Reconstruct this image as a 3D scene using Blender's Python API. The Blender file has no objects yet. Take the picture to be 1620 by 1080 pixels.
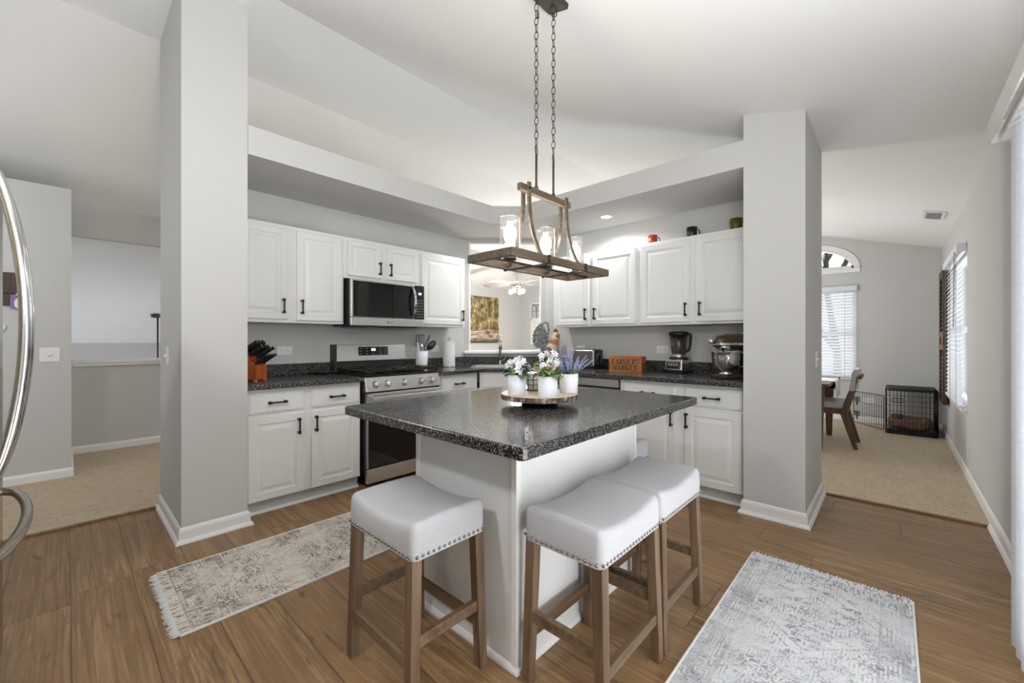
import bpy, bmesh, math, random
from mathutils import Vector, Matrix, noise
random.seed(7)
PI = math.pi
D = bpy.data
S = bpy.context.scene
COL = S.collection
H = 1.22

# ------------------------------------------------------------------ camera
cd = D.cameras.new('camera'); cam = D.objects.new('camera', cd); COL.objects.link(cam)
ANG = math.radians(42.7975)
cam.location = (0, 0, H)
cam.rotation_euler = (PI / 2, 0, ANG - PI / 2)
cd.sensor_fit = 'HORIZONTAL'; cd.sensor_width = 36
cd.lens = 36 * 652.317 / 1620
cd.shift_y = -3.0 / 1620
cd.clip_start = 0.02
S.camera = cam

# ------------------------------------------------------------------ world, exposure, big lights
S.view_settings.view_transform = 'Standard'
S.view_settings.look = 'None'
S.view_settings.gamma = 1
S.view_settings.exposure = 0.04
w = D.worlds.new('daylight'); S.world = w; w.use_nodes = True
bg = w.node_tree.nodes['Background']
bg.inputs[1].default_value = 1.25
# overcast daylight on the window sides (+x, -y); the open side towards the rest of the house (-x) is dim
wt = w.node_tree; tc = wt.nodes.new('ShaderNodeTexCoord'); sp = wt.nodes.new('ShaderNodeSeparateXYZ'); wt.links.new(tc.outputs['Generated'], sp.inputs[0])
dm = wt.nodes.new('ShaderNodeMath'); dm.operation = 'MULTIPLY_ADD'; wt.links.new(sp.outputs[1], dm.inputs[0]); dm.inputs[1].default_value = -0.75; wt.links.new(sp.outputs[0], dm.inputs[2])
wr = wt.nodes.new('ShaderNodeValToRGB'); wt.links.new(dm.outputs[0], wr.inputs[0]); SKY = wr.color_ramp.elements
SKY[0].position = 0.0; SKY[0].color = (0.135, 0.137, 0.139, 1); SKY[1].position = 0.35; SKY[1].color = (0.86, 0.90, 0.95, 1)
wt.links.new(wr.outputs[0], bg.inputs[0])

def lamp(name, kind, loc, energy, color=(1, 1, 1), size=0.3, size_y=None, target=None, spot=None, blend=0.6):
    l = D.lights.new(name, kind); l.energy = energy; l.color = color
    if kind == 'AREA':
        l.size = size
        if size_y: l.shape = 'RECTANGLE'; l.size_y = size_y
        else: l.shape = 'DISK'
    elif kind == 'SPOT':
        l.shadow_soft_size = size; l.spot_size = spot or 2.2; l.spot_blend = blend
    else: l.shadow_soft_size = size
    o = D.objects.new(name, l); COL.objects.link(o); o.location = loc
    if target is not None:
        o.rotation_euler = (Vector(target) - Vector(loc)).to_track_quat('-Z', 'Y').to_euler()
    return o

COOL = (0.86, 0.93, 1.0); WARM = (1.0, 0.93, 0.83); NEU = (.985, 1.0, 1.02)
lamp('patio_daylight', 'AREA', (1.35, -0.95, 1.15), 9, COOL, 2.3, 2.0, (1.35, 3, 1.0))
lamp('patio_ceiling_fill', 'AREA', (1.5, -1.2, 0.25), 54, (.97, .98, 1.0), 2.0, 1.0, (2.6, 1.6, 3.0))  # added area lamp low outside the door, evens out the ceiling brightness
lamp('ceiling_light_by_fridge', 'AREA', (-1.0, 1.45, 2.55), 20, NEU, 0.2, None, (1.6, 2.0, 0.4))
lamp('dining_window_daylight', 'AREA', (9.4, 1.1, 1.0), 60, (.95, .975, 1), 2.4, 2.2, (4, 0.4, 1.8))
lamp('side_window_daylight', 'AREA', (6.05, -1.9, 1.0), 55, (.95, .975, 1), 2.4, 2.0, (6.05, 2, 1.9))
lamp('ceiling_fill', 'AREA', (0.25, -0.28, 1.5), 60, (.985, 1, 1.02), 0.7, None, (0.55, 0.1, 3.0))  # unseen up-light behind the camera, added to brighten the ceiling
lamp('dining_fill', 'POINT', (6.2, 1.3, 1.35), 30, (.985, 1, 1.02), .25)  # added unseen point light behind the pillar, lifts the dark dining area
lamp('living_room_light', 'POINT', (5.6, 4.9, 1.75), 128, NEU, 0.15)
lamp('stairwell_light', 'POINT', (0.6, 8.2, 0.0), 24, NEU, 0.2)
lamp('hall_light', 'POINT', (-1.2, 4.3, 1.9), 25, NEU, 0.3)

# ------------------------------------------------------------------ materials
class Nodes:
    def __init__(s, name):
        s.m = D.materials.new(name); s.m.use_nodes = True
        s.t = s.m.node_tree; s.b = s.t.nodes['Principled BSDF']; s._c = None
    def n(s, ty, ins=None, **kw):
        x = s.t.nodes.new(ty)
        for k, v in kw.items(): setattr(x, k, v)
        for k, v in (ins or {}).items(): s.put(x.inputs[k], v)
        return x
    def put(s, sock, v):
        if hasattr(v, 'is_output'): s.t.links.new(v, sock)
        elif isinstance(v, tuple) and len(v) == 3 and sock.type == 'RGBA': sock.default_value = v + (1,)
        else: sock.default_value = v
    def set(s, **kw):
        for k, v in kw.items(): s.put(s.b.inputs[k.replace('_', ' ')], v)
    @property
    def co(s):
        if not s._c: s._c = s.n('ShaderNodeTexCoord').outputs['Object']
        return s._c
    def map(s, scale=(1, 1, 1), loc=(0, 0, 0), rot=(0, 0, 0), v=None):
        return s.n('ShaderNodeMapping', {0: v or s.co, 'Scale': scale, 'Location': loc, 'Rotation': rot}).outputs[0]
    def noise(s, scale, v=None, detail=3, rough=.55, dist=0):
        return s.n('ShaderNodeTexNoise', {'Vector': v or s.co, 'Scale': scale, 'Detail': detail, 'Roughness': rough, 'Distortion': dist}).outputs['Fac']
    def ramp(s, f, stops, interp='LINEAR'):
        r = s.n('ShaderNodeValToRGB', {0: f}); e = r.color_ramp; e.interpolation = interp
        while len(e.elements) < len(stops): e.elements.new(0.5)
        for el, (p, c) in zip(e.elements, stops):
            el.position = p; el.color = (c, c, c, 1) if isinstance(c, (int, float)) else tuple(c) + (1,)
        return r.outputs[0]
    def mix(s, f, a, b, mode='MIX'):
        x = s.n('ShaderNodeMix', data_type='RGBA', blend_type=mode)
        s.put(x.inputs[0], f); s.put(x.inputs[6], a); s.put(x.inputs[7], b)
        return x.outputs[2]
    def math(s, op, a, b=0.0, c=None):
        x = s.n('ShaderNodeMath', operation=op); s.put(x.inputs[0], a); s.put(x.inputs[1], b)
        if c is not None: s.put(x.inputs[2], c)
        return x.outputs[0]
    def bump(s, h, strength=.2, dist=.01):
        s.set(Normal=s.n('ShaderNodeBump', {'Height': h, 'Strength': strength, 'Distance': dist}).outputs[0])

def plain(name, c, rough=.5, metal=0, var=0, vscale=8, bump=0, bscale=60, **kw):
    k = Nodes(name); k.set(Roughness=rough, Metallic=metal)
    if var:
        k.set(Base_Color=k.mix(k.noise(vscale), tuple(v * (1 - var) for v in c), tuple(min(1, v * (1 + var)) for v in c)))
    else: k.set(Base_Color=c)
    if bump: k.bump(k.noise(bscale, detail=2), bump, .004)
    k.set(**kw); return k.m

def srgb(r, g, b):
    f = lambda v: v / 12.92 if v <= .04045 else ((v + .055) / 1.055) ** 2.4
    return tuple(f(v / 255) for v in (r, g, b))

def emit(name, c, st):
    k = Nodes(name); k.set(Base_Color=c, Emission_Color=c, Emission_Strength=st); return k.m

MT = {}
MT['wall'] = plain('wall paint', srgb(204, 203, 200), .85, var=.012, vscale=1.5, bump=.04, bscale=220)
MT['ceil'] = plain('ceiling paint', srgb(243, 243, 241), .9, var=.01, vscale=2, bump=.05, bscale=150)
MT['trim'] = plain('white trim paint', srgb(238, 238, 236), .45)
MT['cab'] = plain('white cabinet paint', srgb(230, 230, 227), .38, var=.008, vscale=4)
MT['kick'] = plain('grey toe kick', srgb(196, 199, 199), .5)
MT['black'] = plain('black metal', (.012, .012, .012), .38, .3)
MT['blackplastic'] = plain('black plastic', (.012, .012, .013), .3)
MT['glassblack'] = plain('black oven glass', (.006, .006, .006), .05)
MT['white'] = plain('white plastic', srgb(236, 236, 234), .35)
MT['pot'] = plain('white ceramic', srgb(232, 234, 240), .5)
MT['chrome'] = plain('chrome', (.75, .75, .75), .12, 1)
MT['bronze'] = plain('dark bronze metal', srgb(74, 66, 58), .42, .7, var=.2, vscale=25)
MT['nail'] = plain('antique nickel', (.30, .28, .26), .3, .9)
MT['darkside'] = plain('dark grey appliance side', (.04, .04, .042), .45, .4)
MT['paper'] = plain('white paper towel', srgb(238, 238, 236), .9, bump=.3, bscale=90)
MT['bulb'] = emit('lit bulb', (1, .9, .74), 16)
MT['lens'] = emit('lit lamp lens', (1, .95, .86), 9)
MT['screen'] = emit('lit display digits', (.8, .9, 1), 1.6)
MT['mark'] = plain('dark grey print', (.05, .05, .05), .5)
MT['greymark'] = plain('grey print', srgb(150, 150, 150), .5)

def steel(name, c=(.66, .655, .64), rough=.36, axis=0):
    k = Nodes(name); k.set(Base_Color=c, Metallic=1.0)
    sc = [3, 3, 3]; sc[axis] = .6
    for i in range(3):
        if i != axis: sc[i] = 160
    nz = k.noise(1, k.map(tuple(sc)), 2)
    k.set(Roughness=k.math('MULTIPLY_ADD', nz, .06, rough - .03)); k.bump(nz, .006, .001); return k.m
MT['steel'] = steel('brushed stainless steel'); MT['steelv'] = steel('brushed stainless steel upright', (.5, .49, .47), .25, 2)
MT['toaststeel'] = steel('satin toaster steel', (.36, .34, .32), .36, 1); MT['sinksteel'] = steel('satin sink steel', (.3, .3, .3), .4); MT['fridge'] = steel('refrigerator steel', (.45, .4, .33), .2, 2)

def counter():
    k = Nodes('black speckled countertop')
    n1 = k.noise(210, detail=1, rough=.5); n2 = k.noise(110, k.map(loc=(3, 1, 2)), 1)
    v = k.n('ShaderNodeTexVoronoi', {'Vector': k.co, 'Scale': 165}).outputs
    c = k.mix(k.ramp(n2, [(.45, 0), (.62, 1)]), (.010, .010, .010), (.045, .042, .040))
    c = k.mix(k.ramp(n1, [(.60, 0), (.66, 1)]), c, (.22, .21, .2))
    c = k.mix(k.math('MULTIPLY', k.ramp(v['Distance'], [(.20, 1), (.32, 0)]), k.ramp(v['Color'], [(.5, 0), (.56, 1)])), c, (.66, .64, .61))
    k.set(Base_Color=c, Roughness=.17); return k.m
MT['counter'] = counter()

def floorwood():
    k = Nodes('wood plank floor')
    sx = k.n('ShaderNodeSeparateXYZ', {0: k.co}).outputs
    W, L = .2195, 1.5
    u = k.math('DIVIDE', k.math('SUBTRACT', sx[0], .0126), W); row = k.math('FLOOR', u); fu = k.math('FRACT', u)
    off = k.n('ShaderNodeTexWhiteNoise', {'W': row}, noise_dimensions='1D').outputs[0]
    v = k.math('ADD', k.math('DIVIDE', sx[1], L), k.math('MULTIPLY', off, 7.0)); colm = k.math('FLOOR', v); fv = k.math('FRACT', v)
    cell = k.n('ShaderNodeCombineXYZ', {0: row, 1: colm}).outputs[0]
    rnd = k.n('ShaderNodeTexWhiteNoise', {'Vector': cell}, noise_dimensions='3D').outputs
    shift = k.n('ShaderNodeVectorMath', {0: rnd['Color'], 1: (9, 9, 9)}, operation='MULTIPLY').outputs[0]
    p = k.n('ShaderNodeVectorMath', {0: k.co, 1: shift}, operation='ADD').outputs[0]
    g1 = k.noise(1, k.map((20, 1.5, 1), v=p), 6, .66, 1.1)
    g2 = k.noise(1, k.map((95, 2.2, 1), v=p), 3, .6)
    kn = k.noise(1, k.map((13, 4.6, 1), v=p), 4, .62, .9); ck = k.noise(1, k.map((42, 1.1, 1), v=p), 3, .6, 1.4)
    big = k.noise(1, k.map((4.5, .8, 1), v=p), 2)
    c = k.ramp(g1, [(.28, srgb(94, 66, 38)), (.48, srgb(148, 114, 74)), (.66, srgb(186, 152, 110))])
    c = k.mix(k.ramp(g2, [(.38, .75), (.56, 0)]), c, srgb(104, 80, 58))
    c = k.mix(k.ramp(big, [(.35, .5), (.65, 0)]), c, srgb(138, 104, 68))
    c = k.mix(k.ramp(kn, [(.60, 0), (.68, .45), (.72, .95)]), c, srgb(56, 37, 22))
    c = k.mix(k.math('MULTIPLY', k.ramp(ck, [(.66, 0), (.71, .8)]), k.ramp(kn, [(.45, 0), (.56, 1)])), c, srgb(66, 45, 28))
    c = k.mix(k.math('MULTIPLY', rnd['Value'], .32), c, srgb(150, 118, 82))
    e1 = k.math('MINIMUM', fu, k.math('SUBTRACT', 1.0, fu)); e2 = k.math('MULTIPLY', k.math('MINIMUM', fv, k.math('SUBTRACT', 1.0, fv)), L / W)
    e = k.math('MINIMUM', e1, e2)
    seam = k.ramp(e, [(.006, 1), (.014, 0)])
    c = k.mix(k.math('MULTIPLY', seam, .62), c, srgb(52, 40, 31))
    k.set(Base_Color=c, Roughness=k.math('MULTIPLY_ADD', g1, .2, .30))
    k.bump(k.math('SUBTRACT', k.math('MULTIPLY', g2, .25), seam), .18, .004); return k.m
MT['floor'] = floorwood()

def carpet():
    k = Nodes('beige carpet pile')
    n1 = k.noise(160, detail=3); n2 = k.noise(4, k.map((1, 3, 1)), 3); n3 = k.noise(45, detail=2)
    c = k.ramp(n1, [(.3, srgb(188, 166, 136)), (.55, srgb(232, 214, 187)), (.75, srgb(250, 238, 220))])
    c = k.mix(k.ramp(n2, [(.35, .4), (.65, 0)]), c, srgb(208, 186, 154))
    c = k.mix(k.ramp(n3, [(.3, .5), (.45, 0)]), c, srgb(160, 136, 108))
    k.set(Base_Color=c, Roughness=1.0); k.bump(n1, .9, .02); return k.m
MT['carpet'] = carpet()

def rug(name, base, dark, tint, seed, lx, ly):
    """faded distressed border-and-medallion pattern, local x across, y along"""
    k = Nodes(name); o = (seed, seed * 1.7, 0)
    v = k.map(loc=o)
    n1 = k.noise(7, v, 4, .6); n2 = k.noise(130, v, 2)
    sx = k.n('ShaderNodeSeparateXYZ', {0: k.co}).outputs
    ax = k.math('ABSOLUTE', sx[0]); ay = k.math('ABSOLUTE', sx[1])
    sym = k.n('ShaderNodeCombineXYZ', {0: ax, 1: sx[1]}).outputs[0]
    bk = k.n('ShaderNodeTexBrick', {'Vector': k.map(loc=o, v=sym), 'Scale': 6.5, 'Mortar Size': .03, 'Color1': (0, 0, 0, 1), 'Color2': (1, 1, 1, 1), 'Mortar': (.35, .35, .35, 1)}, offset=.37, squash=.6, squash_frequency=3).outputs[0]
    dash = k.math('MAXIMUM', k.ramp(k.noise(1, k.map((150, 40, 1), loc=o), 2), [(.52, 0), (.58, 1)]), k.ramp(k.noise(1, k.map((40, 150, 1), loc=(o[0] + 3, o[1], 0)), 2), [(.52, 0), (.58, 1)]))
    wear = k.ramp(k.noise(5.5, v, 4, .65), [(.36, .2), (.56, 1)])
    vo = k.n('ShaderNodeTexVoronoi', {'Vector': k.map(loc=o, v=sym), 'Scale': 8.5}, distance='CHEBYCHEV', feature='DISTANCE_TO_EDGE').outputs['Distance'] if False else k.n('ShaderNodeTexVoronoi', {'Vector': k.map(loc=o, v=sym), 'Scale': 8.5}, distance='CHEBYCHEV').outputs['Distance']
    motif = k.math('PINGPONG', k.math('MULTIPLY', vo, 4.5), .5)
    motif = k.ramp(motif, [(.0, 1), (.09, 1), (.14, 0), (.38, 0), (.42, .8), (.47, .8)])
    d = k.math('MINIMUM', k.math('SUBTRACT', lx / 2, ax), k.math('SUBTRACT', ly / 2, ay))
    line = k.ramp(d, [(.032, 0), (.035, 1), (.041, 1), (.045, 0), (.100, 0), (.103, 1), (.109, 1), (.113, 0)])
    border = k.ramp(d, [(.045, 1), (.100, 1), (.103, 0)])
    dia_ = k.math('ADD', k.math('MULTIPLY', ax, 1.4), k.math('ABSOLUTE', k.math('SUBTRACT', k.math('FRACT', k.math('MULTIPLY', sx[1], 1.55)), .5)))
    ringm = k.ramp(k.math('FRACT', k.math('MULTIPLY', dia_, 4.0)), [(.0, 1), (.05, 1), (.09, 0), (.6, 0), (.63, .8), (.68, .8), (.72, 0)])
    blocks = k.math('MULTIPLY', k.ramp(bk, [(.55, 0), (.62, 1)]), dash)
    m = k.math('MAXIMUM', k.math('MULTIPLY', blocks, 1.0), k.math('MULTIPLY', k.math('MULTIPLY', motif, dash), .95))
    m = k.math('MAXIMUM', m, k.math('MULTIPLY', k.math('MULTIPLY', ringm, dash), .9))
    m = k.math('MAXIMUM', m, k.math('MULTIPLY', k.math('MULTIPLY', border, motif), .55))
    m = k.math('MULTIPLY', m, wear)
    m = k.math('MAXIMUM', m, k.math('MULTIPLY', line, k.math('MULTIPLY', wear, .5)))
    de = k.math('SUBTRACT', ly / 2, ay)
    m = k.math('MULTIPLY', m, k.ramp(de, [(.040, 0), (.044, 1)]))
    ends = k.math('MULTIPLY', k.ramp(de, [(.044, 1), (.130, 1), (.134, 0)]), k.ramp(k.noise(1, k.map((95, 22, 1), loc=o), 2), [(.55, 0), (.6, .9)]))
    m = k.math('MAXIMUM', m, k.math('MAXIMUM', ends, k.math('MULTIPLY', k.ramp(de, [(.040, 0), (.043, .8), (.050, 0), (.130, 0), (.133, .7), (.140, 0)]), wear)))
    c = k.mix(k.ramp(n1, [(.4, 0), (.62, .65)]), base, tint)
    c = k.mix(k.math('MULTIPLY', k.ramp(bk, [(.6, 0), (.64, .5)]), wear), c, tint)
    c = k.mix(k.math('MULTIPLY', m, .9), c, dark)
    c = k.mix(k.ramp(n2, [(.35, .25), (.5, 0)]), c, dark)
    k.set(Base_Color=c, Roughness=1.0); k.bump(n2, .5, .005); return k.m

def wood(name, a, b, c2, axis=0, sc=1.0, rough=.5):
    k = Nodes(name); s = [22 * sc] * 3; s[axis] = 1.6 * sc
    g = k.noise(1, k.map(tuple(s)), 4, .6, .5); g2 = k.noise(4 * sc)
    c = k.ramp(g, [(.3, a), (.52, b), (.72, c2)]); c = k.mix(k.math('MULTIPLY', g2, .4), c, a)
    k.set(Base_Color=c, Roughness=rough); k.bump(g, .12, .003); return k.m
MT['stoolwood'] = wood('weathered brown stool wood', srgb(88, 68, 50), srgb(122, 98, 74), srgb(146, 122, 98), 2, 1.2)
MT['stoolwoodx'] = wood('weathered brown rail wood', srgb(88, 68, 50), srgb(122, 98, 74), srgb(146, 122, 98), 0, 1.2)
MT['chwood'] = wood('weathered oak fixture wood', srgb(60, 50, 40), srgb(88, 75, 60), srgb(118, 103, 84), 0, 2)
MT['oaktrim'] = wood('tan oak threshold', srgb(112, 84, 52), srgb(146, 114, 76), srgb(164, 132, 94), 1, 1)
MT['chairwood'] = wood('walnut chair wood', srgb(72, 52, 36), srgb(104, 78, 54), srgb(124, 96, 70), 2)
MT['crate'] = wood('orange stained crate pine', srgb(150, 86, 28), srgb(190, 118, 44), srgb(206, 138, 62), 0, 1.5)
MT['crateend'] = wood('darker stained crate end', srgb(118, 66, 28), srgb(146, 86, 38), srgb(160, 100, 48), 0, 1.5)
MT['cherry'] = wood('cherry knife block wood', srgb(142, 62, 18), srgb(176, 84, 26), srgb(190, 102, 38), 2, 1)
MT['barn'] = wood('dark barn wood', srgb(46, 32, 22), srgb(74, 52, 36), srgb(96, 70, 50), 2, 1)
MT['barnlight'] = wood('worn tan barn wood', srgb(110, 84, 58), srgb(140, 112, 80), srgb(160, 132, 98), 1, 1)
MT['slice'] = wood('pale sawn log face', srgb(196, 178, 150), srgb(216, 200, 174), srgb(226, 212, 190), 0, 1)
def bark():
    k = Nodes('rough bark'); v = k.map((40, 40, 14)); n = k.noise(1, v, 3, .7); n2 = k.noise(22)
    c = k.ramp(n, [(.36, srgb(46, 36, 28)), (.5, srgb(128, 112, 96)), (.62, srgb(206, 200, 192))])
    c = k.mix(k.ramp(n2, [(.4, .7), (.6, 0)]), c, srgb(92, 62, 38))
    k.set(Base_Color=c, Roughness=.9); k.bump(n, .8, .01); return k.m
MT['bark'] = bark()
def fabric(name, c, sc=420, var=.06):
    k = Nodes(name); a = k.noise(1, k.map((sc, sc * .12, sc * .3)), 2); b = k.noise(1, k.map((sc * .12, sc, sc * .5)), 2)
    m = k.math('MULTIPLY', a, b)
    k.set(Base_Color=k.mix(k.ramp(m, [(.1, 0), (.45, 1)]), tuple(x * (1 - 1.2 * var) for x in c), tuple(min(1, x * (1 + var)) for x in c)), Roughness=.95)
    k.bump(m, .25, .003); return k.m
MT['linen'] = fabric('pale grey linen', srgb(190, 190, 192))
MT['chairfab'] = fabric('grey tweed', srgb(176, 178, 176), 260, .2)
MT['runnerfab'] = fabric('white woven cloth', srgb(228, 228, 226))
MT['bed'] = fabric('brown plush dog bed', srgb(124, 100, 82), 60, .25)
def blindmat():
    k = Nodes('white blind slat'); c = srgb(240, 242, 246) + (1,)
    tr = k.n('ShaderNodeBsdfTranslucent', {'Color': c}).outputs[0]
    k.t.links.new(k.n('ShaderNodeMixShader', {0: .2, 1: k.b.outputs[0], 2: tr}).outputs[0], k.t.nodes['Material Output'].inputs[0]); k.set(Base_Color=c, Roughness=.5); return k.m
MT['blind'] = blindmat()
def vane():
    k = Nodes('textured white vane fabric'); n = k.noise(1, k.map((12, 12, 420)), 2)
    c = k.ramp(n, [(.3, srgb(236, 240, 246)), (.6, srgb(250, 251, 253))])
    tr = k.n('ShaderNodeBsdfTranslucent', {'Color': c}).outputs[0]; di = k.n('ShaderNodeBsdfDiffuse', {'Color': c}).outputs[0]
    mx = k.n('ShaderNodeMixShader', {0: .5, 1: di, 2: tr}).outputs[0]
    k.t.links.new(mx, k.t.nodes['Material Output'].inputs[0]); return k.m
MT['vane'] = vane()
MT['valance'] = plain('textured valance fabric', srgb(214, 212, 206), .8, var=.1, vscale=160, bump=.3, bscale=200)
def glass(name, seeded=False, tint=(1, 1, 1)):
    k = Nodes(name)
    gl = k.n('ShaderNodeBsdfGlossy', {'Color': (1, 1, 1, 1), 'Roughness': .04}).outputs[0]
    tr = k.n('ShaderNodeBsdfTransparent', {'Color': tint + (1,)}).outputs[0]
    lw = k.n('ShaderNodeLayerWeight', {'Blend': .35 if seeded else .2}); f = k.math('MULTIPLY_ADD', lw.outputs['Facing'], .42 if seeded else .5, .04)
    if seeded:
        vo = k.n('ShaderNodeTexVoronoi', {'Vector': k.co, 'Scale': 95}).outputs['Distance']
        sp = k.ramp(vo, [(.07, .3), (.13, 0)]); f = k.math('MAXIMUM', f, sp)
        df = k.n('ShaderNodeBsdfTranslucent', {'Color': (1, 1, 1, 1)}).outputs[0]
        tr = k.n('ShaderNodeMixShader', {0: k.math('MULTIPLY_ADD', sp, .12, .006), 1: tr, 2: df}).outputs[0]
    k.t.links.new(k.n('ShaderNodeMixShader', {0: f, 1: tr, 2: gl}).outputs[0], k.t.nodes['Material Output'].inputs[0]); return k.m
MT['glass'] = glass('clear window glass'); MT['seeded'] = glass('seeded lamp glass', True); MT['smoke'] = glass('smoky plastic jar', False, (.72, .70, .68))
def canvas():
    k = Nodes('landscape canvas print'); sx = k.n('ShaderNodeSeparateXYZ', {0: k.n('ShaderNodeTexCoord').outputs['Generated']}).outputs
    n = k.noise(5, detail=5, rough=.75); n2 = k.noise(14, detail=4); n3 = k.noise(1, k.map((4, 4, 30)), 3)
    tree = k.ramp(n, [(.36, srgb(56, 52, 34)), (.47, srgb(112, 100, 60)), (.54, srgb(160, 136, 88)), (.60, srgb(196, 172, 128)), (.66, srgb(232, 226, 210))])
    tree = k.mix(k.ramp(n2, [(.5, 0), (.65, .6)]), tree, srgb(70, 76, 44))
    low = k.ramp(n3, [(.35, srgb(84, 62, 44)), (.5, srgb(176, 148, 128)), (.65, srgb(224, 208, 194))])
    c = k.mix(k.ramp(sx[2], [(.0, 0), (.08, .6), (.1, 1)]), srgb(60, 52, 34), low)
    c = k.mix(k.ramp(sx[2], [(.24, 0), (.30, 1)]), c, tree)
    k.set(Base_Color=c, Roughness=.7); return k.m
MT['canvas'] = canvas()
for nm, c in dict(fanblade=(150, 142, 132), red=(176, 62, 40), mugblack=(34, 34, 36), olive=(96, 88, 34), cream=(232, 228, 214), leaf=(92, 122, 74), leaflight=(146, 158, 72), leafblue=(104, 146, 130),
                  petal=(238, 236, 242), pink=(222, 206, 208), lavender=(156, 146, 200), stem=(118, 140, 110), tan=(186, 160, 142), rcream=(214, 200, 178), rgrey=(92, 98, 96), rorange=(196, 130, 96),
                  rred=(150, 72, 56), tree=(70, 64, 60), soil=(70, 60, 50), purple=(140, 110, 170), brownmetal=(70, 62, 50)).items():
    MT[nm] = plain(nm + ' finish', srgb(*c), .3 if nm in ('red', 'mugblack', 'olive', 'cream') else .65, var=.12, vscale=30)
def mottled():
    k = Nodes('mottled grey glaze'); n = k.noise(55, detail=3, rough=.7)
    k.set(Base_Color=k.ramp(n, [(.38, srgb(66, 72, 72)), (.5, srgb(104, 108, 106)), (.62, srgb(168, 168, 162))]), Roughness=.5); return k.m
MT['rgrey'] = mottled()
MT['mixer'] = plain('dark bronze enamel', srgb(70, 60, 48), .22, .5)

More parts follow.
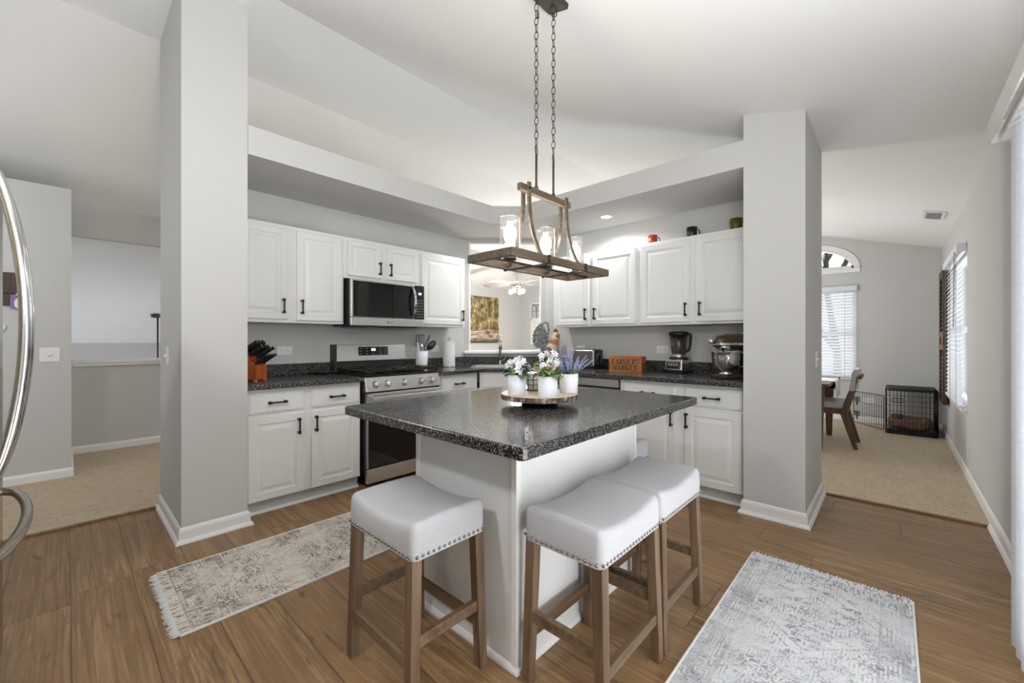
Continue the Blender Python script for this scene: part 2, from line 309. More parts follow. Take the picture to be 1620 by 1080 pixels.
# ------------------------------------------------------------------ mesh builder
class B:
    def __init__(s): s.bm = bmesh.new()
    def face(s, pts):
        vs = [s.bm.verts.new(p) for p in pts]
        try: return s.bm.faces.new(vs)
        except ValueError: return None
    def box(s, x0, y0, z0, x1, y1, z1, bev=0, M=None, seg=2):
        M0 = Matrix.Translation(((x0 + x1) / 2, (y0 + y1) / 2, (z0 + z1) / 2)) @ Matrix.Diagonal((abs(x1 - x0), abs(y1 - y0), abs(z1 - z0), 1))
        r = bmesh.ops.create_cube(s.bm, size=1, matrix=(M @ M0) if M else M0)
        if bev:
            es = list({e for v in r['verts'] for e in v.link_edges})
            bmesh.ops.bevel(s.bm, geom=es, offset=bev, segments=seg, profile=.5, affect='EDGES', clamp_overlap=True)
        return s
    def bar(s, p0, p1, w, h, up=(0, 0, 1), w1=None, h1=None):
        p0 = Vector(p0); p1 = Vector(p1); d = (p1 - p0).normalized(); up = Vector(up)
        a = d.cross(up)
        if a.length < 1e-4: a = d.cross(Vector((1, 0, 0)))
        a.normalize(); u = a.cross(d).normalized(); w1 = w1 or w; h1 = h1 or h
        A = [p0 + a * sx * w / 2 + u * sy * h / 2 for sx, sy in ((-1, -1), (1, -1), (1, 1), (-1, 1))]
        C = [p1 + a * sx * w1 / 2 + u * sy * h1 / 2 for sx, sy in ((-1, -1), (1, -1), (1, 1), (-1, 1))]
        va = [s.bm.verts.new(p) for p in A]; vc = [s.bm.verts.new(p) for p in C]
        s.bm.faces.new(va[::-1]); s.bm.faces.new(vc)
        for i in range(4): s.bm.faces.new((va[i], va[(i + 1) % 4], vc[(i + 1) % 4], vc[i]))
        return s
    def strip(s, pts, w, t, side):
        """flat curved strap through pts; side = width axis"""
        side = Vector(side).normalized(); rows = []
        pts = [Vector(p) for p in pts]
        for i, p in enumerate(pts):
            d = (pts[min(i + 1, len(pts) - 1)] - pts[max(i - 1, 0)]).normalized(); n = d.cross(side).normalized()
            rows.append([s.bm.verts.new(p + side * a * w / 2 + n * b * t / 2) for a, b in ((-1, -1), (1, -1), (1, 1), (-1, 1))])
        for r0, r1 in zip(rows, rows[1:]):
            for i in range(4): s.bm.faces.new((r0[i], r0[(i + 1) % 4], r1[(i + 1) % 4], r1[i]))
        s.bm.faces.new(rows[0][::-1]); s.bm.faces.new(rows[-1]); return s
    def tube(s, pts, r, seg=8, closed=False, cap=True):
        pts = [Vector(p) for p in pts]; n = len(pts); rows = []; prev = None
        for i, p in enumerate(pts):
            a = pts[(i - 1) % n] if (closed or i > 0) else p; b = pts[(i + 1) % n] if (closed or i < n - 1) else p
            d = (b - a).normalized()
            if prev is None:
                prev = d.cross(Vector((0, 0, 1)))
                if prev.length < .05: prev = d.cross(Vector((1, 0, 0)))
            x = (prev - d * prev.dot(d)).normalized(); prev = x; y = d.cross(x)
            rr = r[i] if isinstance(r, (list, tuple)) else r
            rows.append([s.bm.verts.new(p + (x * math.cos(t) + y * math.sin(t)) * rr) for t in [2 * PI * j / seg for j in range(seg)]])
        pairs = list(zip(rows, rows[1:])) + ([(rows[-1], rows[0])] if closed else [])
        for r0, r1 in pairs:
            for j in range(seg):
                f = s.bm.faces.new((r0[j], r0[(j + 1) % seg], r1[(j + 1) % seg], r1[j])); f.smooth = True
        if not closed and cap: s.bm.faces.new(rows[0][::-1]); s.bm.faces.new(rows[-1])
        return s
    def lathe(s, prof, c=(0, 0, 0), seg=28, M=None, smooth=True, sx=1, sy=1):
        rows = []
        for r, z in prof:
            if r < 1e-6: ring = [Vector((0, 0, z))]
            else: ring = [Vector((r * sx * math.cos(2 * PI * j / seg), r * sy * math.sin(2 * PI * j / seg), z)) for j in range(seg)]
            rows.append([s.bm.verts.new((M @ p if M else p) + Vector(c)) for p in ring])
        for a, b in zip(rows, rows[1:]):
            for j in range(seg):
                q = [a[j % len(a)], a[(j + 1) % len(a)], b[(j + 1) % len(b)], b[j % len(b)]]
                u = []
                for x in q:
                    if x not in u: u.append(x)
                if len(u) > 2:
                    f = s.bm.faces.new(u); f.smooth = smooth
        return s
    def prism(s, pts, z0, z1):
        lo = [s.bm.verts.new((p[0], p[1], z0)) for p in pts]; hi = [s.bm.verts.new((p[0], p[1], z1)) for p in pts]
        s.bm.faces.new(lo[::-1]); s.bm.faces.new(hi); n = len(pts)
        for i in range(n): s.bm.faces.new((lo[i], lo[(i + 1) % n], hi[(i + 1) % n], hi[i]))
        return s
    def extr(s, pts, vec):
        """prism of a 3D polygon along vec"""
        a = [s.bm.verts.new(p) for p in pts]; b = [s.bm.verts.new(Vector(p) + Vector(vec)) for p in pts]; n = len(pts)
        s.bm.faces.new(a[::-1]); s.bm.faces.new(b)
        for i in range(n): s.bm.faces.new((a[i], a[(i + 1) % n], b[(i + 1) % n], b[i]))
        return s
    def sweep(s, prof, path):
        """profile (offset to the right of travel, z) along a horizontal polyline with mitred corners"""
        P = [Vector((p[0], p[1])) for p in path]; rows = []
        for i, p in enumerate(P):
            nn = []
            if i > 0: d = (P[i] - P[i - 1]).normalized(); nn.append(Vector((d.y, -d.x)))
            if i < len(P) - 1: d = (P[i + 1] - P[i]).normalized(); nn.append(Vector((d.y, -d.x)))
            m = nn[0] if len(nn) == 1 else (nn[0] + nn[1]) / (1 + nn[0].dot(nn[1]))
            rows.append([s.bm.verts.new((p.x + m.x * o, p.y + m.y * o, z)) for o, z in prof])
        k = len(prof)
        for a, b in zip(rows, rows[1:]):
            for j in range(k): s.bm.faces.new((a[j], a[(j + 1) % k], b[(j + 1) % k], b[j]))
        s.bm.faces.new(rows[0]); s.bm.faces.new(rows[-1][::-1]); return s
    def ball(s, c, r, sc=(1, 1, 1), seg=14, M=None):
        m = Matrix.Translation(c) @ (M or Matrix.Identity(4)) @ Matrix.Diagonal((sc[0], sc[1], sc[2], 1))
        q = bmesh.ops.create_uvsphere(s.bm, u_segments=seg, v_segments=max(6, seg // 2), radius=r, matrix=m)
        for v in q['verts']:
            for f in v.link_faces: f.smooth = True
        return s
    def panel(s, O, U, W, w, h, rings):
        """nested rectangles on a face: rings = (inset, height)"""
        O = Vector(O); U = Vector(U); W = Vector(W); Z = Vector((0, 0, 1)); rows = []
        for ins, dep in rings:
            rows.append([s.bm.verts.new(O + U * a + Z * b + W * dep) for a, b in ((ins, ins), (w - ins, ins), (w - ins, h - ins), (ins, h - ins))])
        for a, b in zip(rows, rows[1:]):
            for i in range(4): s.bm.faces.new((a[i], a[(i + 1) % 4], b[(i + 1) % 4], b[i]))
        s.bm.faces.new(rows[-1]); s.bm.faces.new(rows[0][::-1]); return s

ORIG = {}
def link(o, parent=None):
    COL.objects.link(o)
    if parent: o.parent = parent
    return o
def done(name, b, m, parent=None, label=None, cat=None, group=None, kind=None, smooth=False, bevel=0, recenter=True, sub=0, ang=35):
    bm = b.bm
    bmesh.ops.recalc_face_normals(bm, faces=bm.faces)
    me = D.meshes.new(name); loc = Vector((0, 0, 0))
    if parent is None and recenter and kind != 'structure' and bm.verts:
        xs = [v.co for v in bm.verts]
        loc = Vector(((min(v.x for v in xs) + max(v.x for v in xs)) / 2, (min(v.y for v in xs) + max(v.y for v in xs)) / 2, min(v.z for v in xs)))
    sh = ORIG.get(parent.name, Vector((0, 0, 0))) if parent else loc
    if sh.length: bmesh.ops.translate(bm, verts=bm.verts, vec=-sh)
    if smooth:
        for f in bm.faces: f.smooth = True
    bm.to_mesh(me); bm.free()
    if isinstance(m, (list, tuple)):
        for q in m: me.materials.append(MT[q])
    else: me.materials.append(MT[m] if isinstance(m, str) else m)
    o = D.objects.new(name, me); link(o, parent); o.location = loc if parent is None else (0, 0, 0)
    if parent: ORIG[o.name] = sh
    else: ORIG[o.name] = loc
    if bevel:
        md = o.modifiers.new('edge', 'BEVEL'); md.width = bevel; md.segments = 2; md.limit_method = 'ANGLE'; md.angle_limit = math.radians(ang)
    if sub:
        md = o.modifiers.new('sub', 'SUBSURF'); md.levels = sub; md.render_levels = sub
    tag(o, label, cat, group, kind); return o
def tag(o, label=None, cat=None, group=None, kind=None):
    if label: o['label'] = label
    if cat: o['category'] = cat
    if group: o['group'] = group
    if kind: o['kind'] = kind
    return o
def thing(name, label, cat, loc, rz=0, group=None, local=False):
    o = D.objects.new(name, None); o.empty_display_size = .05; link(o); o.location = loc; o.rotation_euler = (0, 0, rz)
    tag(o, label, cat, group); ORIG[o.name] = Vector((0, 0, 0)) if (local or rz) else Vector(loc); return o
def struct(name, b, m, **k): return done(name, b, m, kind='structure', **k)
def dup(o, loc, rz=None, label=None):
    c = o.copy(); COL.objects.link(c); c.location = loc
    if rz is not None: c.rotation_euler = (0, 0, rz)
    if label: c['label'] = label
    def kids(src, dst):
        for ch in src.children:
            q = ch.copy(); COL.objects.link(q); q.parent = dst; kids(ch, q)
    kids(o, c); return c
def text(name, body, m, parent, M, size, ext=.0006, offset=0, align='CENTER'):
    cu = D.curves.new(name, 'FONT'); cu.body = body; cu.size = size; cu.extrude = ext; cu.offset = offset; cu.align_x = align; cu.align_y = 'CENTER'
    t = D.objects.new(name, cu); COL.objects.link(t)
    me = D.meshes.new_from_object(t.evaluated_get(bpy.context.evaluated_depsgraph_get()))
    D.objects.remove(t); me.transform(M); me.name = name
    me.materials.clear(); me.materials.append(MT[m])
    o = D.objects.new(name, me); link(o, parent); return o

# ------------------------------------------------------------------ structure
YR, XD = -.475, 7.95                       # right wall face, dining far wall face
def zc(y):                                  # vaulted ceiling height
    if y < 2.93: return 2.45 + .285 * (y - YR)
    if y < 3.93: return 3.42 - .02 * (y - 2.93)
    return 3.40 - .308 * (y - 3.93)
struct('floor', B().box(-3, -.475, -.1, 4.07, 3.92, 0), 'floor')
struct('floor_hall', B().box(-3, 3.92, -.1, 4.0, 6.42, .012), 'carpet')
struct('floor_dining', B().box(4.07, -.475, -.1, 7.95, 3.1, .012), 'carpet')
struct('floor_living', B().box(4.0, 3.1, -.1, 7.95, 7.0, .012), 'carpet')
b = B()
b.box(-3, 3.905, 0, .455, 3.935, .014); struct('trim_1', b, 'oaktrim')
b = B(); b.box(4.055, YR, 0, 4.085, .42, .014); struct('trim_2', b, 'oaktrim')
b = B()
ys = [-.62, 2.93, 3.93, 7.1]
b.extr([(-1.4, y, zc(y)) for y in ys] + [(-1.4, y, zc(y) + .12) for y in reversed(ys)], (9.5, 0, 0)); struct('ceiling', b, 'ceil')
# right wall with slider opening (.35..2.42) and side window (5.40..6.76)
def wall_grid(b, rects): 
    for r in rects: b.box(*r)
t0, t1 = YR - .14, YR
b = B()
wall_grid(b, [(-3, t0, 0, .35, t1, 2.5), (.35, t0, 2.06, 2.42, t1, 2.5), (2.42, t0, 0, 5.40, t1, 2.5), (5.40, t0, 0, 6.76, t1, .60), (5.40, t0, 2.05, 6.76, t1, 2.5), (6.76, t0, 0, 8.1, t1, 2.5)])
struct('wall_right', b, 'wall')
# dining far wall: window y .405..1.45 z .648..1.99, arched light above
b = B(); x0, x1 = XD, XD + .14
AC, AW, AZ, AH = 1.0, .565, 2.285, .34
b.box(x0, YR, 0, x1, .405, 2.24); b.box(x0, .405, 0, x1, 1.45, .648); b.box(x0, .405, 1.99, x1, 1.45, 2.24); b.box(x0, 1.45, 0, x1, 7.1, 2.24)
pts = [(YR, 2.24), (YR, zc(YR) + .06), (2.93, 3.48), (3.93, 3.46), (7.1, zc(7.1) + .05), (7.1, 2.24), (AC + AW, 2.24), (AC + AW, AZ)]
N = 22
up = [(AC + AW * math.cos(a), AZ + AH * math.sin(a)) for a in [PI * i / N for i in range(N + 1)]]
# upper wall as quads around the arch
b.extr([(x0, YR, 2.24), (x0, AC - AW, 2.24), (x0, AC - AW, zc(AC - AW) + .06), (x0, YR, zc(YR) + .06)], (.14, 0, 0))
b.extr([(x0, AC + AW, 2.24), (x0, 7.1, 2.24), (x0, 7.1, zc(7.1) + .05), (x0, 3.93, 3.46), (x0, 2.93, 3.48), (x0, AC + AW, zc(AC + AW) + .06)], (.14, 0, 0))
b.box(x0, AC - AW, 2.24, x1, AC + AW, AZ)
for (ya, za), (yb, zb) in zip(up, up[1:]):
    b.extr([(x0, ya, za), (x0, yb, zb), (x0, yb, zc(yb) + .06), (x0, ya, zc(ya) + .06)], (.14, 0, 0))
struct('wall_far', b, 'wall')
# columns / wing walls
def colm(name, xa, ya, xb, yb):
    b = B(); q = [(xa, ya), (xb, ya), (xb, yb), (xa, yb)]
    lo = [b.bm.verts.new((x, y, 0)) for x, y in q]; hi = [b.bm.verts.new((x, y, zc(y) + .05)) for x, y in q]
    b.bm.faces.new(lo[::-1]); b.bm.faces.new(hi)
    for i in range(4): b.bm.faces.new((lo[i], lo[(i + 1) % 4], hi[(i + 1) % 4], hi[i]))
    return struct(name, b, 'wall')
colm('wall_column_left', .465, 3.125, .81, 3.93)
colm('wall_column_right', 3.25, .42, 4.07, .78)
struct('wall_back', B().box(.81, 3.85, 0, 3.295, 3.93, 2.44), 'wall')
struct('wall_range_right', B().box(4.0, .78, 0, 4.07, 3.145, 2.44), 'wall')
# 45 degree corner wall with pass-through
def dia(a, bb, z0, z1, thick, off=0):
    """box along the diagonal wall from param a to bb (0..0.997 from left)"""
    e1 = Vector((1, -1, 0)).normalized(); e2 = Vector((1, 1, 0)).normalized(); P0 = Vector((3.295, 3.85, 0))
    p = [P0 + e1 * a + e2 * off, P0 + e1 * bb + e2 * off, P0 + e1 * bb + e2 * (off + thick), P0 + e1 * a + e2 * (off + thick)]
    return [(q.x, q.y) for q in p], z0, z1
b = B(); b.prism(*dia(-.03, 1.03, 0, 1.045, .09)); b.prism(*dia(-.03, .07, 1.045, 2.44, .09)); b.prism(*dia(.935, 1.03, 1.045, 2.44, .09)); b.prism(*dia(.07, .935, 2.405, 2.44, .09))
struct('wall_corner', b, 'wall')
b = B(); b.prism(*dia(.0, 1.0, 1.045, 1.085, .22, -.06)); struct('trim_3', b, 'trim', bevel=.012)
b = B(); b.prism(*dia(.058, .072, 1.085, 2.41, .10, -.005)); b.prism(*dia(.933, .947, 1.085, 2.41, .10, -.005)); struct('trim_4', b, 'trim')
struct('ceiling_soffit', B().prism([(.81, 3.11), (3.045, 3.11), (3.25, 2.905), (3.25, .78), (4.06, .78), (4.06, 3.2), (3.35, 3.93), (.81, 3.93)], 2.44, 2.63), 'wall')
# hall
struct('wall_hall_closet', B().box(-3, 5.351, 0, .029, 6.3, 2.55), 'wall')
struct('wall_half', B().box(.029, 6.347, 0, 2.4, 6.45, .935), 'wall')
struct('trim_5', B().box(.029, 6.32, .935, 2.4, 6.48, .965).box(.029, 6.305, .965, 2.4, 6.495, 1.0), 'trim', bevel=.006)
b = B(); b.box(-3, 6.347, 2.32, 2.4, 6.45, 2.70); struct('wall_hall_header', b, 'wall')
b = B(); b.extr([(-3, 6.45, 2.32), (-3, 7.35, 2.32), (-3, 10.6, 1.12), (-3, 10.6, 1.3), (-3, 7.4, 2.46), (-3, 6.45, 2.46)], (5.4, 0, 0)); struct('ceiling_stair', b, 'ceil')
struct('wall_stair', B().box(-3, 10.5, -2, 2.4, 10.6, 1.3).box(2.4, 6.35, -2, 2.5, 10.6, 2.7), 'wall')
# living room
struct('wall_living', B().box(2.5, 7.0, 0, 8.1, 7.1, 2.6), 'wall')
# baseboards
BP = [(0, 0), (.030, 0), (.030, .008), (.022, .022), (.014, .024), (.014, .072), (.010, .085), (.003, .095), (0, .095)]
BB = [(0, 0), (.013, 0), (.013, .07), (.008, .085), (0, .09)]
struct('baseboard_column_left', B().sweep(BP, [(.465, 3.93), (.465, 3.125), (.81, 3.125), (.81, 3.19)]), 'trim')
struct('baseboard_column_right', B().sweep(BP, [(3.33, .78), (3.25, .78), (3.25, .42), (4.07, .42)]), 'trim')
struct('baseboard_right', B().sweep(BB, [(7.95, YR), (4.07, YR)]).sweep(BP, [(4.07, YR), (2.47, YR)]), 'trim')
struct('baseboard_far', B().sweep(BB, [(7.95, 3), (7.95, YR)]), 'trim')
struct('baseboard_hall', B().sweep(BB, [(-3, 5.351), (.029, 5.351), (.029, 6.3)]).sweep(BB, [(.029, 6.347), (2.4, 6.347)]), 'trim')

# ------------------------------------------------------------------ windows and doors of the setting
def vwin(name, axis, c, a0, a1, z0, z1, rail=None):
    """simple sash window: frame ring plus pane; axis 'x' wall at x=c, 'y' wall at y=c"""
    r = D.objects.new(name, None); link(r); r['kind'] = 'structure'; r.location = (c, (a0 + a1) / 2, z0) if axis == 'x' else ((a0 + a1) / 2, c, z0)
    ORIG[r.name] = Vector(r.location)
    def bx(b, a, aa, z, zz, d0, d1):
        if axis == 'x': b.box(c + d0, a, z, c + d1, aa, zz)
        else: b.box(a, c - d1, z, aa, c - d0, zz)
    f = B(); w = .045
    bx(f, a0, a1, z0, z0 + w, .03, .09); bx(f, a0, a1, z1 - w, z1, .03, .09); bx(f, a0, a0 + w, z0 + w, z1 - w, .03, .09); bx(f, a1 - w, a1, z0 + w, z1 - w, .03, .09)
    if rail: bx(f, a0 + w, a1 - w, rail - .025, rail + .025, .035, .085)
    done('window_frame', f, 'trim', r)
    g = B(); bx(g, a0 + w, a1 - w, z0 + w, z1 - w, .055, .062); done('pane', g, 'glass', r)
    s = B(); bx(s, a0 - .03, a1 + .03, z0 - .025, z0, -.03, .03); done('window_sill', s, 'trim', r)
    return r
vwin('window_1', 'x', XD, .405, 1.45, .648, 1.99, 1.32)
vwin('window_2', 'y', YR, 5.40, 6.76, .60, 2.05, 1.32)
r = D.objects.new('window_3', None); link(r); r['kind'] = 'structure'; r.location = (XD, AC, AZ); ORIG[r.name] = Vector(r.location)
b = B()
arc = [(AC + AW * math.cos(PI * i / N), AZ + AH * math.sin(PI * i / N)) for i in range(N + 1)]
b.strip([(XD + .06, y, z) for y, z in arc], .09, .05, (1, 0, 0)); b.box(XD + .015, AC - AW, AZ, XD + .105, AC + AW, AZ + .04); done('window_frame', b, 'trim', r)
b = B(); b.extr([(XD + .05, y, z) for y, z in arc], (.006, 0, 0)); done('pane', b, 'glass', r)
b = B(); b.strip([(XD - .006, AC + (AW + .035) * math.cos(PI * i / N), AZ + (AH + .035) * math.sin(PI * i / N)) for i in range(N + 1)], .02, .07, (1, 0, 0)); b.box(XD - .016, AC - AW - .07, AZ - .06, XD, AC + AW + .07, AZ); done('window_casing', b, 'trim', r)
# sliding patio door (mostly outside the frame)
r = D.objects.new('door_1', None); link(r); r['kind'] = 'structure'; r.location = (1.38, YR - .06, 0); ORIG[r.name] = Vector(r.location)
b = B()
for xa, xb in ((.35, 1.41), (1.36, 2.42)):
    yo = YR - .09 if xa < 1 else YR - .05
    for q in ((xa, .0, xa + .06, 2.06), (xb - .06, 0, xb, 2.06), (xa + .06, 0, xb - .06, .08), (xa + .06, 1.99, xb - .06, 2.06)): b.box(q[0], yo - .018, q[1], q[2], yo + .018, q[3])
done('door_frame', b, 'trim', r)
b = B(); b.box(.41, YR - .093, .08, 1.35, YR - .087, 1.99); b.box(1.42, YR - .053, .08, 2.36, YR - .047, 1.99); done('pane', b, 'glass', r)

# ------------------------------------------------------------------ cabinets
DOOR = [(0, 0), (0, .015), (.004, .019), (.052, .019), (.058, .013), (.070, .012), (.092, .018), (.098, .0185)]
SMALL = [(0, 0), (0, .015), (.004, .019), (.045, .019), (.050, .013), (.060, .012), (.078, .018), (.083, .0185)]
DRAW = [(0, 0), (0, .013), (.003, .015), (.008, .015), (.013, .019), (.018, .019)]
def pull(O, U, W, u, z, horiz, L=.118):
    """black bar pull on two flared posts"""
    O = Vector(O); U = Vector(U); W = Vector(W); Z = Vector((0, 0, 1)); A = U if horiz else Z; C = O + U * u + Z * z + W * .019
    b = B(); n = Z if horiz else U
    for sgn in (-1, 1):
        e = C + A * sgn * (L / 2 - .011)
        b.bar(e, e + W * .024, .019, .016, A, .015, .012)
    b.bar(C + W * .027 - A * L / 2, C + W * .027 + A * L / 2, .010, .009, W)
    for sgn in (-1, 1): b.bar(C + W * .026 + A * sgn * (L / 2 - .022), C + W * .026 + A * sgn * L / 2, .016, .013, W)
    return b
def cabinet(name, label, cat, O, U, W, width, z0, z1, depth, doors, drawers, toe=False, root=None, rings=DOOR):
    """O = left end of the face-frame front at floor level; U runs left to right, W points out of the face"""
    O = Vector(O); U = Vector(U); W = Vector(W)
    t = thing(name, label, cat, tuple(O + U * width / 2 - W * depth / 2 + Vector((0, 0, 0 if toe else z0))), group='white base cabinets of the kitchen' if toe else 'white wall cabinets of the kitchen')
    def P(u, z, wv): return O + U * u + Vector((0, 0, z)) + W * wv
    b = B()
    b.extr([P(0, z0, 0), P(width, z0, 0), P(width, z1, 0), P(0, z1, 0)], -W * depth)
    done('body', b, 'cab', t)
    if toe:
        b = B(); b.extr([P(0, 0, -.045), P(width, 0, -.045), P(width, z0, -.045), P(0, z0, -.045)], -W * .02)
        done('toe_kick', b, 'kick', t)
        b = B(); b.extr([P(0, 0, -.025), P(0, .010, -.025), P(0, .018, -.033), P(0, .018, -.0445), P(0, 0, -.0445)], U * width); done('shoe_molding', b, 'trim', t)
    for (u0, u1, za, zb, hu, hz) in doors:
        d = done('door', B().panel(P(u0, za, 0), U, W, u1 - u0, zb - za, SMALL if zb - za < .4 else rings), 'cab', t)
        if hu is not None: done('handle', pull(O, U, W, hu, hz, False), 'black', d)
    for (u0, u1, za, zb, L) in drawers:
        d = done('drawer', B().panel(P(u0, za, 0), U, W, u1 - u0, zb - za, DRAW), 'cab', t)
        done('handle', pull(O, U, W, (u0 + u1) / 2, (za + zb) / 2, True, L), 'black', d)
    return t
LX, LW = (1, 0, 0), (0, -1, 0)
RX, RW = (0, -1, 0), (-1, 0, 0)
fb = 3.234   # face frame, left base run
cabinet('base_cabinet', 'white base cabinet with two drawers and two doors left of the range', 'cabinet', (.815, fb, 0), LX, LW, .83, .095, .875, .60,
        [(.02, .383, .10, .683, .345, .588), (.437, .82, .10, .683, .468, .588)], [(.02, .383, .707, .848, .122), (.437, .82, .707, .848, .122)], True)
cabinet('base_cabinet', 'narrow white base cabinet with one drawer between range and corner sink', 'cabinet', (2.447, fb, 0), LX, LW, .50, .095, .875, .55,
        [(.02, .46, .10, .683, .06, .588)], [(.02, .46, .707, .848, .122)], True)
e1 = Vector((1, -1, 0)).normalized(); e2 = Vector((1, 1, 0)).normalized()
t = thing('sink_cabinet', 'white angled sink cabinet across the kitchen corner', 'cabinet', (3.2, 3.13, 0))
P0 = Vector((2.985, 3.234, 0)); Wd = -e2; wd = .43
b = B(); b.prism([(P0.x, P0.y), (P0.x + e1.x * wd, P0.y + e1.y * wd), (3.31, 2.90), (3.9, 2.90), (3.9, 3.2), (3.25, 3.8), (2.96, 3.8), (2.96, 3.234)], .095, .70); done('body', b, 'cab', t)
b = B(); b.panel(P0 + e1 * .02 + Vector((0, 0, .10)) , e1, Wd, wd - .04, .583, DOOR); d = done('door', b, 'cab', t); done('handle', pull(P0, e1, Wd, .06, .588, False), 'black', d)
b = B(); b.panel(P0 + e1 * .02 + Vector((0, 0, .707)), e1, Wd, wd - .04, .141, DRAW); done('false_drawer_front', b, 'cab', t)
b = B(); b.extr([P0 + e2 * .0 + e1 * 0 + Vector((0, 0, .70)), P0 + e1 * wd + Vector((0, 0, .70)), P0 + e1 * wd + Vector((0, 0, .875)), P0 + Vector((0, 0, .875))], e2 * .02); done('face_rail', b, 'cab', t)
fr = 3.319
cabinet('base_cabinet', 'white base cabinet with two drawers and doors beside the right pillar', 'cabinet', (fr, 1.768, 0), RX, RW, .982, .095, .875, .62,
        [(.036, .487, .10, .683, .458, .588), (.561, .984 - .02, .10, .683, .577, .588)], [(.036, .487, .707, .848, .122), (.561, .964, .707, .848, .122)], True)
# uppers
fu = 3.549
cabinet('wall_cabinet', 'tall two-door white wall cabinet above the knife block', 'cabinet', (.815, fu, 0), LX, LW, .836, 1.355, 2.127, .30,
        [(.02, .381, 1.38, 2.10, .345, 1.485), (.447, .816, 1.375, 2.10, .483, 1.485)], [])
cabinet('wall_cabinet', 'short two-door white wall cabinet above the microwave', 'cabinet', (1.652, fu, 0), LX, LW, .79, 1.765, 2.127, .30,
        [(.03, .363, 1.79, 2.10, .337, 1.88), (.422, .759, 1.79, 2.10, .448, 1.88)], [])
cabinet('wall_cabinet', 'single-door white wall cabinet right of the microwave', 'cabinet', (2.443, fu, 0), LX, LW, .605, 1.355, 2.127, .30,
        [(.022, .58, 1.38, 2.10, .552, 1.485)], [])
fx = 3.709
cabinet('wall_cabinet', 'two-door white wall cabinet nearest the pass-through, behind the hanging lamp', 'cabinet', (fx, 2.80, 0), RX, RW, 1.005, 1.355, 2.127, .288,
        [(.044, .468, 1.375, 2.10, .435, 1.485), (.514, .988, 1.375, 2.10, .545, 1.485)], [])
cabinet('wall_cabinet', 'two-door white wall cabinet nearest the right pillar, above blender and mixer', 'cabinet', (fx, 1.794, 0), RX, RW, 1.010, 1.355, 2.127, .288,
        [(.033, .488, 1.375, 2.10, .455, 1.485), (.541, .99, 1.375, 2.10, .575, 1.485)], [])

# ------------------------------------------------------------------ countertops
def slab(pts, z0=.876, z1=.914): return B().prism(pts, z0, z1)
t = thing('countertop', 'black speckled countertop between left pillar and range', 'countertop', (1.23, 3.5, .876))
done('worktop', slab([(.812, 3.172), (1.66, 3.172), (1.66, 3.848), (.812, 3.848)]), 'counter', t, bevel=.008)
done('backsplash', B().box(.812, 3.83, .914, 1.66, 3.848, 1.012), 'counter', t, bevel=.004)
t = thing('countertop', 'black speckled L-shaped countertop with sink, from range to right pillar', 'countertop', (3.3, 2.6, .876))
cut = [(3.29 + e1.x * a + e2.x * c, 3.22 + e1.y * a + e2.y * c) for a, c in ()]
SC = Vector((3.37, 3.30, 0)); sl, sd = .31, .21
S4 = [SC + e1 * a + e2 * c for a, c in ((-sl, -sd), (sl, -sd), (sl, sd), (-sl, sd))]
b = B()
A_ = [(2.436, 3.172), (2.982, 3.172), (3.247, 2.907), (3.247, .783), (3.998, .783), (3.998, 3.143), (3.293, 3.848), (2.436, 3.848)]
q = [(v.x, v.y) for v in S4]
polys = [[A_[0], A_[1], q[0], q[3], A_[6], A_[7]], [A_[1], A_[2], q[1], q[0]], [A_[2], A_[3], A_[4], A_[5], q[2], q[1]], [A_[5], A_[6], q[3], q[2]]]
vv = {}
def gv(p, z):
    k = (round(p[0], 4), round(p[1], 4), z)
    if k not in vv: vv[k] = b.bm.verts.new((p[0], p[1], z))
    return vv[k]
for p in polys: b.bm.faces.new([gv(x, .914) for x in p]); b.bm.faces.new([gv(x, .876) for x in p][::-1])
for ring in (A_, q):
    for i in range(len(ring)): b.bm.faces.new((gv(ring[i], .876), gv(ring[(i + 1) % len(ring)], .876), gv(ring[(i + 1) % len(ring)], .914), gv(ring[i], .914)))
done('worktop', b, 'counter', t, bevel=.006, ang=60)
b = B(); b.box(2.436, 3.83, .914, 3.29, 3.848, 1.012); b.box(3.98, .783, .914, 3.998, 3.145, 1.012); b.prism(*dia(0, .997, .914, 1.012, .018, -.02)); done('backsplash', b, 'counter', t, bevel=.003)
# sink
t = thing('sink', 'stainless steel sink set into the corner countertop', 'sink', tuple(SC + Vector((0, 0, .75))), PI / -4, local=True)
b = B(); zt = .914 - .75
o_, i_ = (sl + .014, sd + .014), (sl - .012, sd - .012)
R = [[b.bm.verts.new((sx * a, sy * c, z)) for sx, sy in ((-1, -1), (1, -1), (1, 1), (-1, 1))] for (a, c), z in ((o_, zt + .001), (o_, zt + .006), (i_, zt + .006), ((i_[0] - .02, i_[1] - .02), .01), ((.05, .05), .0))]
for a, c in zip(R, R[1:]):
    for j in range(4): b.bm.faces.new((a[j], a[(j + 1) % 4], c[(j + 1) % 4], c[j]))
b.bm.faces.new(R[-1]); done('basin', b, 'sinksteel', t)
FC = SC + e2 * .245 + Vector((0, 0, .914))
t = thing('faucet', 'tall brushed pull-down kitchen faucet behind the corner sink', 'faucet', tuple(FC), PI / -4, local=True)
b = B(); b.lathe([(0, 0), (.026, 0), (.026, .012), (.016, .03), (.014, .06)], seg=18); b.tube([(0, 0, .05), (0, 0, .26), (0, -.02, .32), (0, -.06, .35), (0, -.11, .34), (0, -.135, .31), (0, -.14, .27)], .0125, 10); done('spout', b, 'steelv', t)
b = B(); b.lathe([(0, .17), (.017, .17), (.018, .24), (.014, .28), (0, .28)], c=(0, -.14, 0), seg=14); done('spray_head', b, 'steelv', t)
b = B(); b.tube([(.014, 0, .05), (.04, 0, .06), (.075, 0, .10)], [.008, .007, .005], 8); done('lever', b, 'steelv', t)
